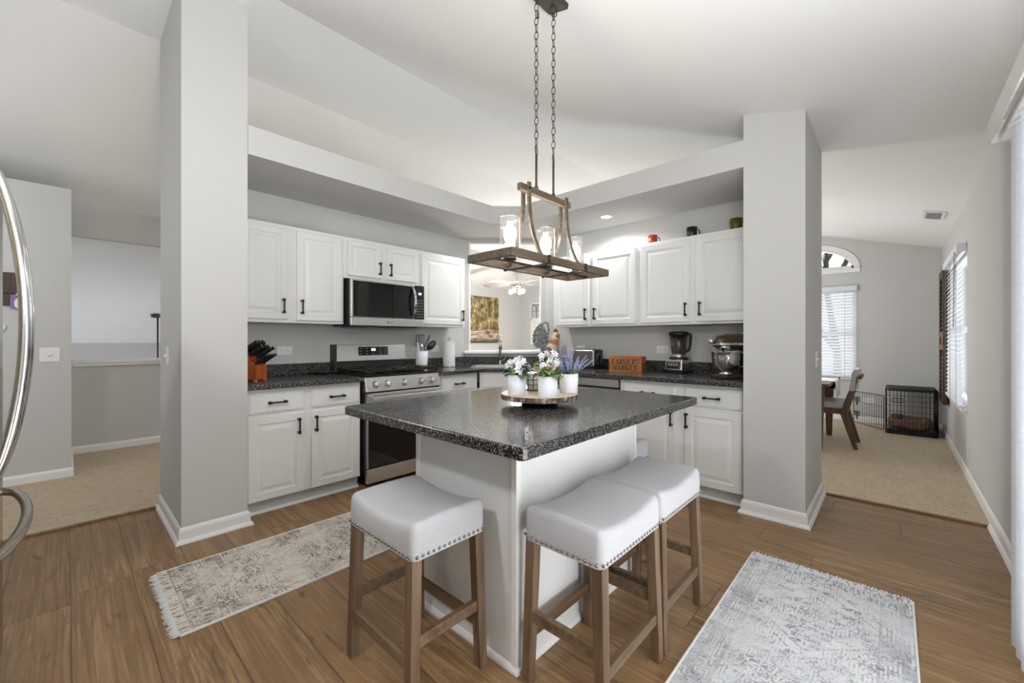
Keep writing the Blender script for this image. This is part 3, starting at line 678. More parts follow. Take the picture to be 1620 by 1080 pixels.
b = B(); b.lathe([(0, 0), (.014, 0), (.014, .02), (.008, .03), (.008, .075), (.012, .08), (.012, .09), (0, .09)], c=tuple(SC + e2 * .24 + e1 * .16 + Vector((0, 0, .914))), seg=14); b.tube([SC + e2 * .24 + e1 * .16 + Vector((0, 0, .995)), SC + e2 * .19 + e1 * .16 + Vector((0, 0, 1.0))], .005, 8)
done('soap_dispenser', b, 'steelv', label='small steel soap pump on the counter beside the faucet', cat='soap dispenser')

# ------------------------------------------------------------------ range
RX0, RX1 = 1.671, 2.432
t = thing('range', 'stainless steel gas range between the white base cabinets', 'stove', ((RX0 + RX1) / 2, 3.5, 0))
done('body', B().box(RX0, 3.205, .10, RX1, 3.80, .905), 'darkside', t)
done('base', B().box(RX0 + .03, 3.24, 0, RX1 - .03, 3.78, .10), 'blackplastic', t)
b = B(); b.extr([(RX0, 3.175, .785), (RX0, 3.205, .905), (RX0, 3.25, .905), (RX0, 3.25, .785)], (RX1 - RX0, 0, 0)); done('control_panel', b, 'steel', t, bevel=.003)
for kx in (1.76, 1.872, 2.04, 2.213, 2.333):
    b = B(); M = Matrix.Translation((kx, 3.187, .842)) @ Matrix.Rotation(math.radians(90 - 14), 4, 'X')
    b.lathe([(0, 0), (.031, 0), (.031, .006), (.026, .008), (.025, .034), (.022, .037), (0, .037)], seg=22, M=M)
    b.box(-.006, -.025, .03, .006, .025, .044, M=M); done('knob', b, 'steel', t)
d = done('oven_door', B().box(RX0 + .004, 3.165, .155, RX1 - .004, 3.205, .772), 'steel', t, bevel=.004)
done('window', B().box(RX0 + .012, 3.160, .158, RX1 - .012, 3.166, .665), 'glassblack', d)
b = B()
for s in (RX0 + .05, RX1 - .05): b.bar((s, 3.165, .733), (s, 3.118, .733), .022, .022)
b.box(RX0 + .03, 3.103, .718, RX1 - .03, 3.122, .748, .006); done('handle', b, 'steel', d)
done('drawer', B().box(RX0 + .004, 3.168, .03, RX1 - .004, 3.205, .149), 'steel', t, bevel=.004)
b = B(); b.box(RX0, 3.20, .905, RX1, 3.80, .925, .004); done('cooktop', b, 'glassblack', t)
for gx0, gx1 in ((RX0 + .02, RX0 + .255), (RX0 + .262, RX1 - .262), (RX1 - .255, RX1 - .02)):
    b = B(); y0, y1, z = 3.225, 3.74, .952
    for x in (gx0, gx1): b.bar((x, y0, z), (x, y1, z), .014, .016)
    for y in (y0, y1, (y0 + y1) / 2): b.bar((gx0, y, z), (gx1, y, z), .014, .016)
    for y in (y0 + .13, y1 - .13):
        b.bar(((gx0 + gx1) / 2, y - .09, z), ((gx0 + gx1) / 2, y + .09, z), .012, .016); b.bar((gx0, y, z), (gx0 + .08, y, z), .012, .016); b.bar((gx1, y, z), (gx1 - .08, y, z), .012, .016)
    for x in (gx0, gx1):
        for y in (y0, y1): b.bar((x, y, .925), (x, y, z), .014, .014, (0, 1, 0))
    done('grate', b, 'black', t, bevel=.002)
for bx_, by_ in ((1.79, 3.36), (1.79, 3.61), (2.05, 3.48), (2.31, 3.36), (2.31, 3.61)):
    done('burner', B().lathe([(0, .925), (.05, .925), (.05, .934), (.036, .936), (.036, .944), (0, .945)], (bx_, by_, 0), 20), 'blackplastic', t)
b = B(); b.extr([(RX0 + .01, 3.755, 1.015), (RX0 + .01, 3.775, 1.172), (RX0 + .01, 3.845, 1.172), (RX0 + .01, 3.845, 1.015)], (RX1 - RX0 - .02, 0, 0)); bgd = done('backguard', b, 'steel', t, bevel=.004)
done('backguard_vent', B().box(RX0 + .012, 3.775, .925, RX1 - .012, 3.845, 1.012), 'darkside', t)
done('end_cap', B().box(RX0 - .008, 3.74, .915, RX0 + .009, 3.846, 1.175), 'darkside', t)
def slant(x, z, off=.0012): return (x, 3.755 + (z - 1.015) * .02 / .157 - off, z)
b = B(); b.face([slant(1.90, 1.066), slant(2.215, 1.066), slant(2.215, 1.150), slant(1.90, 1.150)]); disp = done('display', b, 'glassblack', t)
tilt = Matrix.Rotation(math.radians(90) - .127, 4, 'X')
def onr(x, z, off=.0022): return Matrix.Translation(slant(x, z, off)) @ tilt
for k in range(3):
    for j in range(5):
        if k == 1 and j in (2,): continue
        b = B(); p = slant(1.925 + .062 * j + (.02 if j > 2 else 0), 1.082 + .025 * k, .0022); b.box(p[0] - .010, p[1], p[2] - .003, p[0] + .010, p[1] + .0005, p[2] + .003); done('button', b, 'greymark', disp)
b = B()
for x in (2.043, 2.068):
    p = slant(x, 1.122, .0024)
    for dx, dz, ww, hh in ((0, .011, .014, .003), (0, 0, .014, .003), (0, -.011, .014, .003), (-.007, 0, .003, .024), (.007, 0, .003, .024)): b.box(p[0] + dx - ww / 2, p[1] - .001, p[2] + dz - hh / 2, p[0] + dx + ww / 2, p[1], p[2] + dz + hh / 2)
done('clock_digits', b, 'screen', disp)

# ------------------------------------------------------------------ microwave
MX0, MX1, MY = 1.675, 2.433, 3.452
t = thing('microwave', 'stainless over-the-range microwave with black glass door', 'microwave', ((MX0 + MX1) / 2, 3.65, 1.345))
done('case', B().box(MX0, MY + .03, 1.352, MX1, 3.845, 1.752), 'darkside', t)
done('underside', B().box(MX0 + .01, MY + .02, 1.340, MX1 - .01, 3.83, 1.352).box(MX0 + .05, 3.5, 1.334, 1.95, 3.75, 1.341).box(2.08, 3.5, 1.334, 2.38, 3.75, 1.341), 'blackplastic', t)
d = done('door', B().box(MX0, MY, 1.418, 2.325, MY + .032, 1.752), 'steel', t, bevel=.004)
done('window', B().box(MX0 + .018, MY - .003, 1.424, 2.322, MY + .004, 1.738), 'glassblack', d)
done('window_divider', B().box(2.100, MY - .0035, 1.43, 2.108, MY + .004, 1.735), 'blackplastic', d)
b = B(); hp = [(2.295, MY - .008 - .048 * math.sin(PI * i / 14) ** .7, 1.432 + .296 * i / 14) for i in range(15)]; b.strip(hp, .026, .012, (1, 0, 0)); done('handle', b, 'chrome', d, bevel=.003)
done('bottom_trim', B().box(MX0, MY - .002, 1.345, MX1, MY + .032, 1.416), 'steel', t, bevel=.003)
cp = done('control_panel', B().box(2.327, MY - .002, 1.418, MX1, MY + .032, 1.752), 'glassblack', t, bevel=.003)
for i in range(7):
    for j in range(3): b = B(); b.box(2.346 + .026 * j, MY - .003, 1.44 + .027 * i, 2.358 + .026 * j, MY - .0018, 1.447 + .027 * i); done('button', b, 'greymark', cp)
b = B()
for x in (2.372, 2.390):
    for dx, dz, ww, hh in ((0, .009, .011, .003), (0, -.009, .011, .003), (-.0055, 0, .003, .02), (.0055, 0, .003, .02)): b.box(x + dx - ww / 2, MY - .0035, 1.672 + dz - hh / 2, x + dx + ww / 2, MY - .002, 1.672 + dz + hh / 2)
done('clock_digits', b, 'screen', cp)
b = B(); b.lathe([(0, 0), (.014, 0), (.014, .001), (0, .001)], seg=20, M=Matrix.Translation((2.03, MY - .002, 1.381)) @ Matrix.Rotation(PI / 2, 4, 'X')); lg = done('emblem', b, 'greymark', t)
text('lettering', 'LG', 'greymark', t, Matrix.Translation(Vector((2.068, MY - .003, 1.381)) - ORIG[t.name]) @ Matrix.Rotation(PI / 2, 4, 'X'), .03, offset=.001)

# ------------------------------------------------------------------ dishwasher
t = thing('dishwasher', 'stainless dishwasher under the right countertop, mostly behind the island', 'dishwasher', (3.55, 1.98, 0))
done('body', B().box(3.325, 1.775, .09, 3.9, 2.385, .872), 'darkside', t)
done('door', B().box(3.298, 1.781, .10, 3.325, 2.380, .775), 'steel', t, bevel=.003)
done('control_strip', B().box(3.294, 1.781, .795, 3.325, 2.380, .868), 'steel', t, bevel=.003)
done('toe_panel', B().box(3.36, 1.78, 0, 3.4, 2.38, .09), 'blackplastic', t)

# ------------------------------------------------------------------ refrigerator (only its right edge and handles are in view)
FX, FYE = -.160, 2.42
t = thing('refrigerator', 'stainless refrigerator with bowed handles at the left edge', 'refrigerator', (-.5, 1.97, 0))
done('body', B().box(-.85, 1.51, .02, FX - .055, FYE - .003, 1.78), 'darkside', t)
hd = [(FX + .004 + .073 * math.sin(PI * i / 24) ** .62, 2.045, .80 + .93 * i / 24) for i in range(25)]
d = done('door', B().box(FX - .05, 1.968, .735, FX, FYE, 1.785, .012), 'fridge', t); b = B(); b.tube([(FX - .005, 2.045, .80)] + hd + [(FX - .005, 2.045, 1.73)], .0135, 12); done('handle', b, 'chrome', d)
d = done('door', B().box(FX - .05, 1.51, .735, FX, 1.962, 1.785, .012), 'fridge', t); b = B(); b.tube([(FX - .005, 1.885, .80)] + [(x, 1.885, z) for x, y, z in hd] + [(FX - .005, 1.885, 1.73)], .0135, 12); done('handle', b, 'chrome', d)
d = done('freezer_drawer', B().box(FX - .05, 1.51, .07, FX, FYE, .725, .012), 'fridge', t)
b = B(); b.tube([(FX - .005, 2.36, .672)] + [(FX + .004 + .072 * math.sin(PI * i / 24) ** .55, 2.36 - .79 * i / 24, .672) for i in range(25)] + [(FX - .005, 1.57, .672)], .0135, 12); done('handle', b, 'fridge', d)

# ------------------------------------------------------------------ island
t = thing('kitchen_island', 'white square kitchen island with black speckled top', 'kitchen island', (1.585, 1.32, 0))
b = B(); b.box(1.115, 1.011, 0, 2.06, 1.637, .876); done('base', b, 'cab', t)
for x, y in ((1.115, 1.011), (2.06, 1.011), (1.115, 1.637)):
    b = B(); sx_, sy_ = (1 if x < 2 else -1), (1 if y < 1.5 else -1); b.box(x - .005 * sx_, y - .005 * sy_, 0, x + .022 * sx_, y + .022 * sy_, .874); done('corner_trim', b, 'trim', t, bevel=.002)
done('shoe_molding', B().sweep([(0, 0), (.012, 0), (.012, .01), (.006, .022), (0, .026)], [(1.115, 1.637), (1.115, 1.011), (2.06, 1.011), (2.06, 1.637)]), 'trim', t)
def rounded(x0, y0, x1, y1, r, n=5):
    o = []
    for cx, cy, a in ((x1 - r, y1 - r, 0), (x0 + r, y1 - r, PI / 2), (x0 + r, y0 + r, PI), (x1 - r, y0 + r, 3 * PI / 2)):
        o += [(cx + r * math.cos(a + PI / 2 * i / n), cy + r * math.sin(a + PI / 2 * i / n)) for i in range(n + 1)]
    return o
done('worktop', B().prism(rounded(.868, .764, 2.283, 1.866, .022), .8745, .914), 'counter', t, bevel=.006)

# ------------------------------------------------------------------ stools
def make_stool(loc, rz, label):
    t = thing('counter_stool', label, 'stool', loc, rz, 'grey saddle stools round the island', local=True)
    L, Wd, zt, zb = .435, .318, .612, .508
    nx, ny = 24, 16; b = B(); g = {}
    def sad(u): return .026 * abs(u) ** 2.0 - .008
    r = .026
    def vert(i, j):
        x = -L / 2 + L * i / nx; y = -Wd / 2 + Wd * j / ny
        u = 2 * x / L; v = 2 * y / Wd
        ex = min(1, (L / 2 - abs(x)) / r); ey = min(1, (Wd / 2 - abs(y)) / r)
        dz = r * (1 - math.sqrt(max(0, 1 - (1 - ex) ** 2))) * .8 + r * (1 - math.sqrt(max(0, 1 - (1 - ey) ** 2))) * .8
        return (x, y, zt + sad(u) - dz * .72 + .007 * (1 - v * v))
    # finer rows near the rim
    xs = [-L / 2 + r * k / 4 for k in range(4)] + [-L / 2 + r + (L - 2 * r) * k / 18 for k in range(19)] + [L / 2 - r * (3 - k) / 4 for k in range(4)]
    ysl = [-Wd / 2 + r * k / 4 for k in range(4)] + [-Wd / 2 + r + (Wd - 2 * r) * k / 10 for k in range(11)] + [Wd / 2 - r * (3 - k) / 4 for k in range(4)]
    grid = []
    for x in xs:
        row = []
        for y in ysl:
            ax = max(0, abs(x) - (L / 2 - r)); ay = max(0, abs(y) - (Wd / 2 - r)); q = min(r, math.hypot(ax, ay))
            xx, yy = x, y
            if ax > 0 and ay > 0 and math.hypot(ax, ay) > r:
                s = r / math.hypot(ax, ay); xx = math.copysign(L / 2 - r + ax * s, x); yy = math.copysign(Wd / 2 - r + ay * s, y)
            z = zt + sad(2 * x / L) - (r - math.sqrt(max(0, r * r - q * q))) + .006 * (1 - (2 * y / Wd) ** 2)
            row.append(b.bm.verts.new((xx, yy, z)))
        grid.append(row)
    for i in range(len(xs) - 1):
        for j in range(len(ysl) - 1): b.bm.faces.new((grid[i][j], grid[i + 1][j], grid[i + 1][j + 1], grid[i][j + 1]))
    rim = [grid[i][0] for i in range(len(xs))] + [grid[-1][j] for j in range(1, len(ysl))] + [grid[i][-1] for i in range(len(xs) - 2, -1, -1)] + [grid[0][j] for j in range(len(ysl) - 2, 0, -1)]
    mid = [b.bm.verts.new((v.co.x * 1.008, v.co.y * 1.008, .5 * (v.co.z + zb))) for v in rim]
    low = [b.bm.verts.new((v.co.x, v.co.y, zb)) for v in rim]; n = len(rim)
    for A, C in ((rim, mid), (mid, low)):
        for i in range(n): b.bm.faces.new((A[i], A[(i + 1) % n], C[(i + 1) % n], C[i]))
    b.bm.faces.new(low)
    seat = done('seat', b, 'linen', t, smooth=True)
    md = seat.modifiers.new('crisp', 'EDGE_SPLIT'); md.split_angle = math.radians(60)
    # welt seams at the corners and nail heads
    b = B()
    per = [Vector((v.co.x, v.co.y, 0)) for v in []]
    hx, hy = L / 2 + .001, Wd / 2 + .001
    for k in range(20):
        u = -hx + .012 + (2 * hx - .024) * k / 19
        for y in (-hy, hy): b.ball((u, y, zb + .013), .0058, seg=8)
    for k in range(14):
        u = -hy + .018 + (2 * hy - .036) * k / 13
        for x in (-hx, hx): b.ball((x, u, zb + .013), .0058, seg=8)
    done('nailhead_trim', b, 'nail', seat)
    fx_, fy_ = .200, .152; tx, ty = .190, .136
    for sx in (-1, 1):
        for sy in (-1, 1):
            b = B(); b.bar((sx * tx, sy * ty, zb + .002), (sx * fx_, sy * fy_, 0), .040, .040, (0, 1, 0), .036, .036); done('leg', b, 'stoolwood', t, bevel=.003)
    for sy in (-1, 1):
        b = B(); y = sy * .148; b.bar((-.185, y, .165), (.185, y, .165), .022, .038); done('stretcher', b, 'stoolwoodx', t, bevel=.002)
    for sx in (-1, 1):
        b = B(); x = sx * .196; b.bar((x, -.135, .235), (x, .135, .235), .022, .038); done('stretcher', b, 'stoolwoodx', t, bevel=.002)
    return t
st = make_stool((.905, 1.338, 0), PI / 2, 'grey saddle stool by itself at the left side of the island')
dup(st, (1.331, .815, 0), 0, 'nearer of the two grey saddle stools touching at the right front')
dup(st, (1.781, .815, 0), 0, 'farther of the two grey saddle stools touching at the right front')
dup(st, (2.225, 1.30, 0), PI / 2, 'grey saddle stool mostly hidden behind the far right side of the island')

# ------------------------------------------------------------------ rugs
def make_rug(name, label, cx, cy, lx, ly, base, dark, tint, seed, fringe, rz=0):
    t = thing(name, label, 'rug', (cx, cy, 0), rz, local=True)
    b = B(); nx, ny = 12, 30
    top = [[b.bm.verts.new((-lx / 2 + lx * i / nx, -ly / 2 + ly * j / ny, .008 + .001 * noise.noise((i * .5, j * .5, seed)))) for j in range(ny + 1)] for i in range(nx + 1)]
    for i in range(nx):
        for j in range(ny): b.bm.faces.new((top[i][j], top[i + 1][j], top[i + 1][j + 1], top[i][j + 1]))
    rim = [top[i][0] for i in range(nx + 1)] + [top[-1][j] for j in range(1, ny + 1)] + [top[i][-1] for i in range(nx - 1, -1, -1)] + [top[0][j] for j in range(ny - 1, 0, -1)]
    low = [b.bm.verts.new((v.co.x, v.co.y, .001)) for v in rim]
    for i in range(len(rim)): b.bm.faces.new((rim[i], rim[(i + 1) % len(rim)], low[(i + 1) % len(rim)], low[i]))
    done('pile', b, rug(name + ' pile', base, dark, tint, seed, lx, ly), t)
    b = B()
    for sx in (-1, 1): b.bar((sx * lx / 2, -ly / 2, .005), (sx * lx / 2, ly / 2, .005), .008, .010)
    done('bound_edge', b, 'runnerfab', t, bevel=.002)
    for sy in fringe:
        b = B(); n = int(lx / .008)
        for k in range(n):
            x = -lx / 2 + lx * (k + .5) / n; L = random.uniform(.022, .036); dx = random.uniform(-.006, .006)
            b.bar((x, sy * ly / 2, .006), (x + dx, sy * (ly / 2 + L), .004), .0065, .004, (0, 0, 1), .003, .002)
        o = done('fringe', b, 'runnerfab', t); o['kind'] = 'stuff'
    return t
# runner: long along X; local y along +X
make_rug('runner_rug', 'narrow beige distressed runner rug in front of the range', 1.28, 2.475, .655, 1.93, srgb(226, 218, 205), srgb(84, 77, 74), srgb(206, 195, 183), 3.1, (1, -1), -PI / 2)
make_rug('area_rug', 'pale grey distressed rug on the floor at the lower right', 1.90, .262, .655, 1.52, srgb(226, 227, 228), srgb(126, 128, 134), srgb(208, 210, 213), 8.3, (1, -1), -PI / 2)

# ------------------------------------------------------------------ chandelier
CX0, CX1, CY0, CY1, CZ = 1.228, 2.005, 1.148, 1.402, 1.60
CYM = (CY0 + CY1) / 2
t = thing('chandelier', 'rectangular wood and metal three-light chandelier above the island', 'chandelier', (1.62, CYM, 1.55))
for y in (CY0, CY1): done('frame_bar', B().box(CX0, y - .010, CZ - .036, CX1, y + .010, CZ), 'chwood', t, bevel=.002)
for x in (CX0 + .010, CX1 - .010): done('frame_bar', B().box(x - .010, CY0 + .0101, CZ - .036, x + .010, CY1 - .0101, CZ), 'chwood', t, bevel=.002)
done('center_bar', B().box(CX0 + .021, CYM - .011, CZ - .030, CX1 - .021, CYM + .011, CZ - .024), 'bronze', t)
for x in (1.476, 1.776):
    b = B(); b.box(x - .010, CY0 + .0101, CZ - .042, x + .010, CY1 - .0101, CZ - .0365)
    for y, s in ((CY0, -1), (CY1, 1)): b.box(x - .010, y + s * .0105 - .002, CZ - .042, x + .010, y + s * .0105 + .002, CZ + .002); b.ball((x, y + s * .015, CZ - .018), .008, seg=10)
    done('strap', b, 'bronze', t)
RZ = 1.932
done('rail', B().box(1.425, CYM - .012, RZ - .017, 1.825, CYM + .012, RZ + .017), 'chwood', t, bevel=.002)
for x in (1.476, 1.776):
    for s, ye in ((-1, CY0), (1, CY1)):
        y0 = CYM + s * .0185
        pts = [(x, y0, RZ + .028)] + [(x, y0 + (ye - s * .016 - y0) * (f ** 2.6), RZ - .02 - (RZ - .02 - CZ + .02) * f) for f in [i / 16 for i in range(17)]]
        done('bracket', B().strip(pts, .022, .009, (1, 0, 0)), 'chwood', t)
    b = B(); b.lathe([(0, 0), (.006, 0), (.006, .046), (0, .046)], seg=10, M=Matrix.Translation((x, CYM - .023, RZ)) @ Matrix.Rotation(-PI / 2, 4, 'X')); done('bolt', b, 'bronze', t)
for x in (1.364, 1.624, 1.884):
    so = done('socket', B().lathe([(0, CZ - .023), (.014, CZ - .023), (.030, CZ - .018), (.031, CZ - .012), (.018, CZ - .010), (.018, CZ + .035), (.014, CZ + .038), (0, CZ + .038)], (x, CYM, 0), 20), 'bronze', t)
    done('bulb', B().lathe([(0, CZ + .034), (.013, CZ + .036), (.016, CZ + .05), (.028, CZ + .085), (.030, CZ + .105), (.022, CZ + .128), (0, CZ + .136)], (x, CYM, 0), 18), 'bulb', so)
    done('glass_shade', B().lathe([(.046, CZ - .010), (.047, CZ + .170), (.0445, CZ + .170), (.0435, CZ - .010)], (x, CYM, 0), 36), 'seeded', t)
    lamp('chandelier_bulb', 'POINT', (x, CYM, CZ + .145), 3.2, WARM, .028)
ceil_z = zc(CYM)
sl = .285; tilt = math.atan(sl)
Mc = Matrix.Translation((1.625, CYM, ceil_z)) @ Matrix.Rotation(tilt, 4, 'X')
can = done('canopy', B().box(-.115, -.062, -.026, .115, .062, -.001, .002, M=Mc), 'bronze', t)
for x in (1.551, 1.688):
    done('rod', B().tube([(x, CYM, RZ + .017), (x, CYM, 2.115)], .0055, 10), 'bronze', t)
    b = B(); b.lathe([(0, RZ + .017), (.010, RZ + .017), (.010, RZ + .03), (0, RZ + .03)], (x, CYM, 0), 12); done('collar', b, 'bronze', t)
    def ring(b, c, rx, rz, r, ang, seg=16):
        ca, sa = math.cos(ang), math.sin(ang)
        b.tube([(c[0] + rx * math.cos(2 * PI * i / seg) * ca, c[1] + rx * math.cos(2 * PI * i / seg) * sa, c[2] + rz * math.sin(2 * PI * i / seg)) for i in range(seg)], r, 6, True)
    b = B(); ring(b, (x, CYM, 2.137), .024, .024, .003, .5); done('ring', b, 'bronze', t)
    ztop = ceil_z - .055
    b = B(); ring(b, (x, CYM, ztop), .020, .028, .003, -.3); b.tube([(x, CYM, ztop + .024), (x, CYM, ceil_z - .024)], .005, 8); done('ring', b, 'bronze', t)
    b = B(); z = 2.160; i = 0
    while z < ztop - .04:
        ring(b, (x, CYM, z + .019), .0095, .020, .0021, .25 + (PI / 2 if i % 2 else 0), 12); z += .0345; i += 1
    ring(b, (x, CYM, (z + ztop) / 2 - .012), .008, (ztop - .024 - z) / 2 + .012, .0021, .25 + (PI / 2 if i % 2 else 0), 12)
    if x < 1.6: ring(b, (x + .016, CYM, ztop - .085), .007, .020, .002, .3, 12)
    done('chain', b, 'bronze', t)

# ------------------------------------------------------------------ recessed lights
def can_light(x, y, label, e):
    t = thing('recessed_light', label, 'recessed light', (x, y, 2.425), group='recessed lights in the soffit')
    done('trim_ring', B().lathe([(.070, 2.4395), (.070, 2.434), (.052, 2.430), (.048, 2.4395)], (x, y, 0), 32), 'trim', t)
    done('lens', B().lathe([(0, 2.4385), (.047, 2.4385), (.047, 2.436), (0, 2.4345)], (x, y, 0), 28), 'lens', t)
    lamp('recessed_bulb', 'SPOT', (x, y, 2.428), e, NEU, .045, None, (x, y, 0), 2.75, .5)
can_light(3.63, 2.09, 'lit round recessed light in the soffit above the right cabinets', 46)
can_light(3.25, 3.10, 'round recessed light in the soffit corner above the sink, behind the chandelier', 44)

# ------------------------------------------------------------------ things on the island: tray, pots, plants
t = thing('serving_tray', 'round bark-edged log slice riser carrying flower pots on the island', 'tray', (1.525, 1.236, .914))
b = B(); n = 56; rr = [.182 + .005 * noise.noise((math.cos(6.28 * i / n) * 2, math.sin(6.28 * i / n) * 2, 3)) for i in range(n)]
lo = [b.bm.verts.new((1.525 + rr[i] * .99 * math.cos(2 * PI * i / n), 1.236 + rr[i] * .99 * math.sin(2 * PI * i / n), .943)) for i in range(n)]
hi = [b.bm.verts.new((1.525 + rr[i] * math.cos(2 * PI * i / n), 1.236 + rr[i] * math.sin(2 * PI * i / n), .966)) for i in range(n)]
for i in range(n): b.bm.faces.new((lo[i], lo[(i + 1) % n], hi[(i + 1) % n], hi[i]))
b.bm.faces.new(lo[::-1]); done('bark_edge', b, 'bark', t)
done('top', B().prism([(1.525 + r_ * .985 * math.cos(2 * PI * i / n), 1.236 + r_ * .985 * math.sin(2 * PI * i / n)) for i, r_ in enumerate(rr)], .9655, .9672), 'slice', t)
done('pedestal', B().lathe([(0, .914), (.085, .914), (.085, .9435), (0, .9435)], (1.525, 1.236, 0), 28), 'blackplastic', t)
PZ = .9672
def potbase(c, label):
    t = thing('potted_flowers', label, 'potted plant', (c[0], c[1], PZ), group='white flower pots on the log slice')
    done('pot', B().lathe([(0, PZ), (.041, PZ), (.0425, PZ + .003), (.0455, PZ + .091), (.0425, PZ + .091), (.041, PZ + .078), (0, PZ + .078)], (c[0], c[1], 0), 36), 'pot', t)
    done('soil', B().lathe([(0, PZ + .081), (.0412, PZ + .079)], (c[0], c[1], 0), 20), 'soil', t)
    return t
def leafquad(b, base, d, L, Wd, curl=.3, nseg=4):
    base = Vector(base); d = Vector(d).normalized(); s = d.cross(Vector((0, 0, 1)))
    if s.length < .1: s = Vector((1, 0, 0))
    s.normalize(); rows = []
    for i in range(nseg + 1):
        f = i / nseg; ww = Wd * math.sin(PI * min(.97, f * .93 + .05)) * .5; p = base + d * L * f + Vector((0, 0, -curl * L * f * f))
        rows.append((b.bm.verts.new(p - s * ww + Vector((0, 0, ww * .4))), b.bm.verts.new(p), b.bm.verts.new(p + s * ww + Vector((0, 0, ww * .4)))))
    for r0, r1 in zip(rows, rows[1:]):
        for k in (0, 1): b.bm.faces.new((r0[k], r0[k + 1], r1[k + 1], r1[k]))
def flower(b, c, n_dir, R, k=5):
    n_dir = Vector(n_dir).normalized(); a = n_dir.orthogonal().normalized(); c2 = n_dir.cross(a)
    for i in range(k):
        th = 2 * PI * i / k + random.random() * .3; d = a * math.cos(th) + c2 * math.sin(th); s = n_dir.cross(d); c = Vector(c)
        p = [c, c + d * R * .55 - s * R * .27 + n_dir * R * .12, c + d * R + n_dir * R * .05, c + d * R * .55 + s * R * .27 + n_dir * R * .12]
        b.face(p)
def rnd_dir(zmin=.2):
    a = random.uniform(0, 2 * PI); z = random.uniform(zmin, 1); r = math.sqrt(max(0, 1 - z * z)); return Vector((r * math.cos(a), r * math.sin(a), z))
def bouquet(c, label, hgt, spread, leafm, leafm2, bias, nfl, petal2):
    t = potbase(c, label); base = Vector((c[0], c[1], PZ + .08)); bs = B(); bl = B(); bl2 = B(); bc = B()
    for i in range(nfl):
        bf = B(); pm = 'petal' if random.random() < .65 else petal2
        d = rnd_dir(.35) + Vector(bias); d.normalize(); L = hgt * random.uniform(.35, 1.0); e = base + Vector((d.x * spread, d.y * spread, d.z * L)) 
        bs.tube([base + d * .01, base.lerp(e, .5) + Vector((0, 0, .012)), e], .0012, 5)
        for q in range(3):
            o = e + Vector((random.uniform(-.012, .012), random.uniform(-.012, .012), random.uniform(-.008, .01)))
            flower(bf, o, rnd_dir(.1) + Vector((-.5, -.5, 0)), random.uniform(.013, .020)); bc.ball(o, .0022, seg=6)
        done('flower_cluster', bf, pm, t)
    for i in range(46):
        d = rnd_dir(.0); st_ = base + Vector((d.x * .03, d.y * .03, random.uniform(0, hgt * .45))); leafquad(random.choice((bl, bl, bl2)), st_, d + Vector((0, 0, .15)), random.uniform(.032, .058), random.uniform(.024, .038), random.uniform(.2, .9))
    done('stems', bs, 'stem', t); done('leaves', bl, leafm, t); done('leaves', bl2, leafm2, t); done('flower_centers', bc, 'leaflight', t)
random.seed(11)
bouquet((1.417, 1.281), 'white pot of white star flowers with green leaves, left on the log slice', .105, .06, 'leaf', 'leafblue', (-.1, .1, 0), 12, 'petal')
bouquet((1.458, 1.133), 'white pot of pink-white flowers and yellow-green leaves, front middle on the log slice', .135, .062, 'leaflight', 'leaf', (0, 0, .1), 16, 'pink')
c = (1.628, 1.139); t = potbase(c, 'white pot of purple lavender, right on the log slice'); base = Vector((c[0], c[1], PZ + .08)); bs = B(); bf = B(); bl = B()
for i in range(34):
    d = rnd_dir(.62); L = random.uniform(.075, .14); e = base + Vector((d.x * 1.25, d.y * 1.25, d.z)) * L; o = base + Vector((d.x * .02, d.y * .02, 0)); bs.tube([o, e], .0012, 5)
    for k in range(16):
        f = .48 + .52 * k / 15; p = o.lerp(e, f); a = k * 2.4; bf.ball(p + Vector((math.cos(a), math.sin(a), 0)) * .0036, .0026 * (1.25 - .6 * f), (1, 1, 1.5), 6)
    for k in range(5): leafquad(bl, o.lerp(e, random.uniform(.05, .45)), rnd_dir(.3), .022, .005, .1, 3)
done('stems', bs, 'stem', t); done('blossoms', bf, 'lavender', t); done('leaves', bl, 'leafblue', t)
c = (1.575, 1.318); t = thing('candle_lantern', 'small black wire candle lantern behind the flower pots', 'lantern', (c[0], c[1], PZ)); b = B()
for z in (.003, .03, .055, .08): b.tube([(c[0] + .034 * math.cos(2 * PI * i / 20), c[1] + .034 * math.sin(2 * PI * i / 20), PZ + z) for i in range(20)], .0018, 6, True)
for i in range(8): a = 2 * PI * i / 8; b.tube([(c[0] + .034 * math.cos(a), c[1] + .034 * math.sin(a), PZ + .002), (c[0] + .034 * math.cos(a), c[1] + .034 * math.sin(a), PZ + .08)], .0018, 6)
done('cage', b, 'black', t); done('candle', B().lathe([(0, PZ + .001), (.029, PZ + .001), (.029, PZ + .088), (.026, PZ + .091), (0, PZ + .091)], (c[0], c[1], 0), 24), 'cream', t)

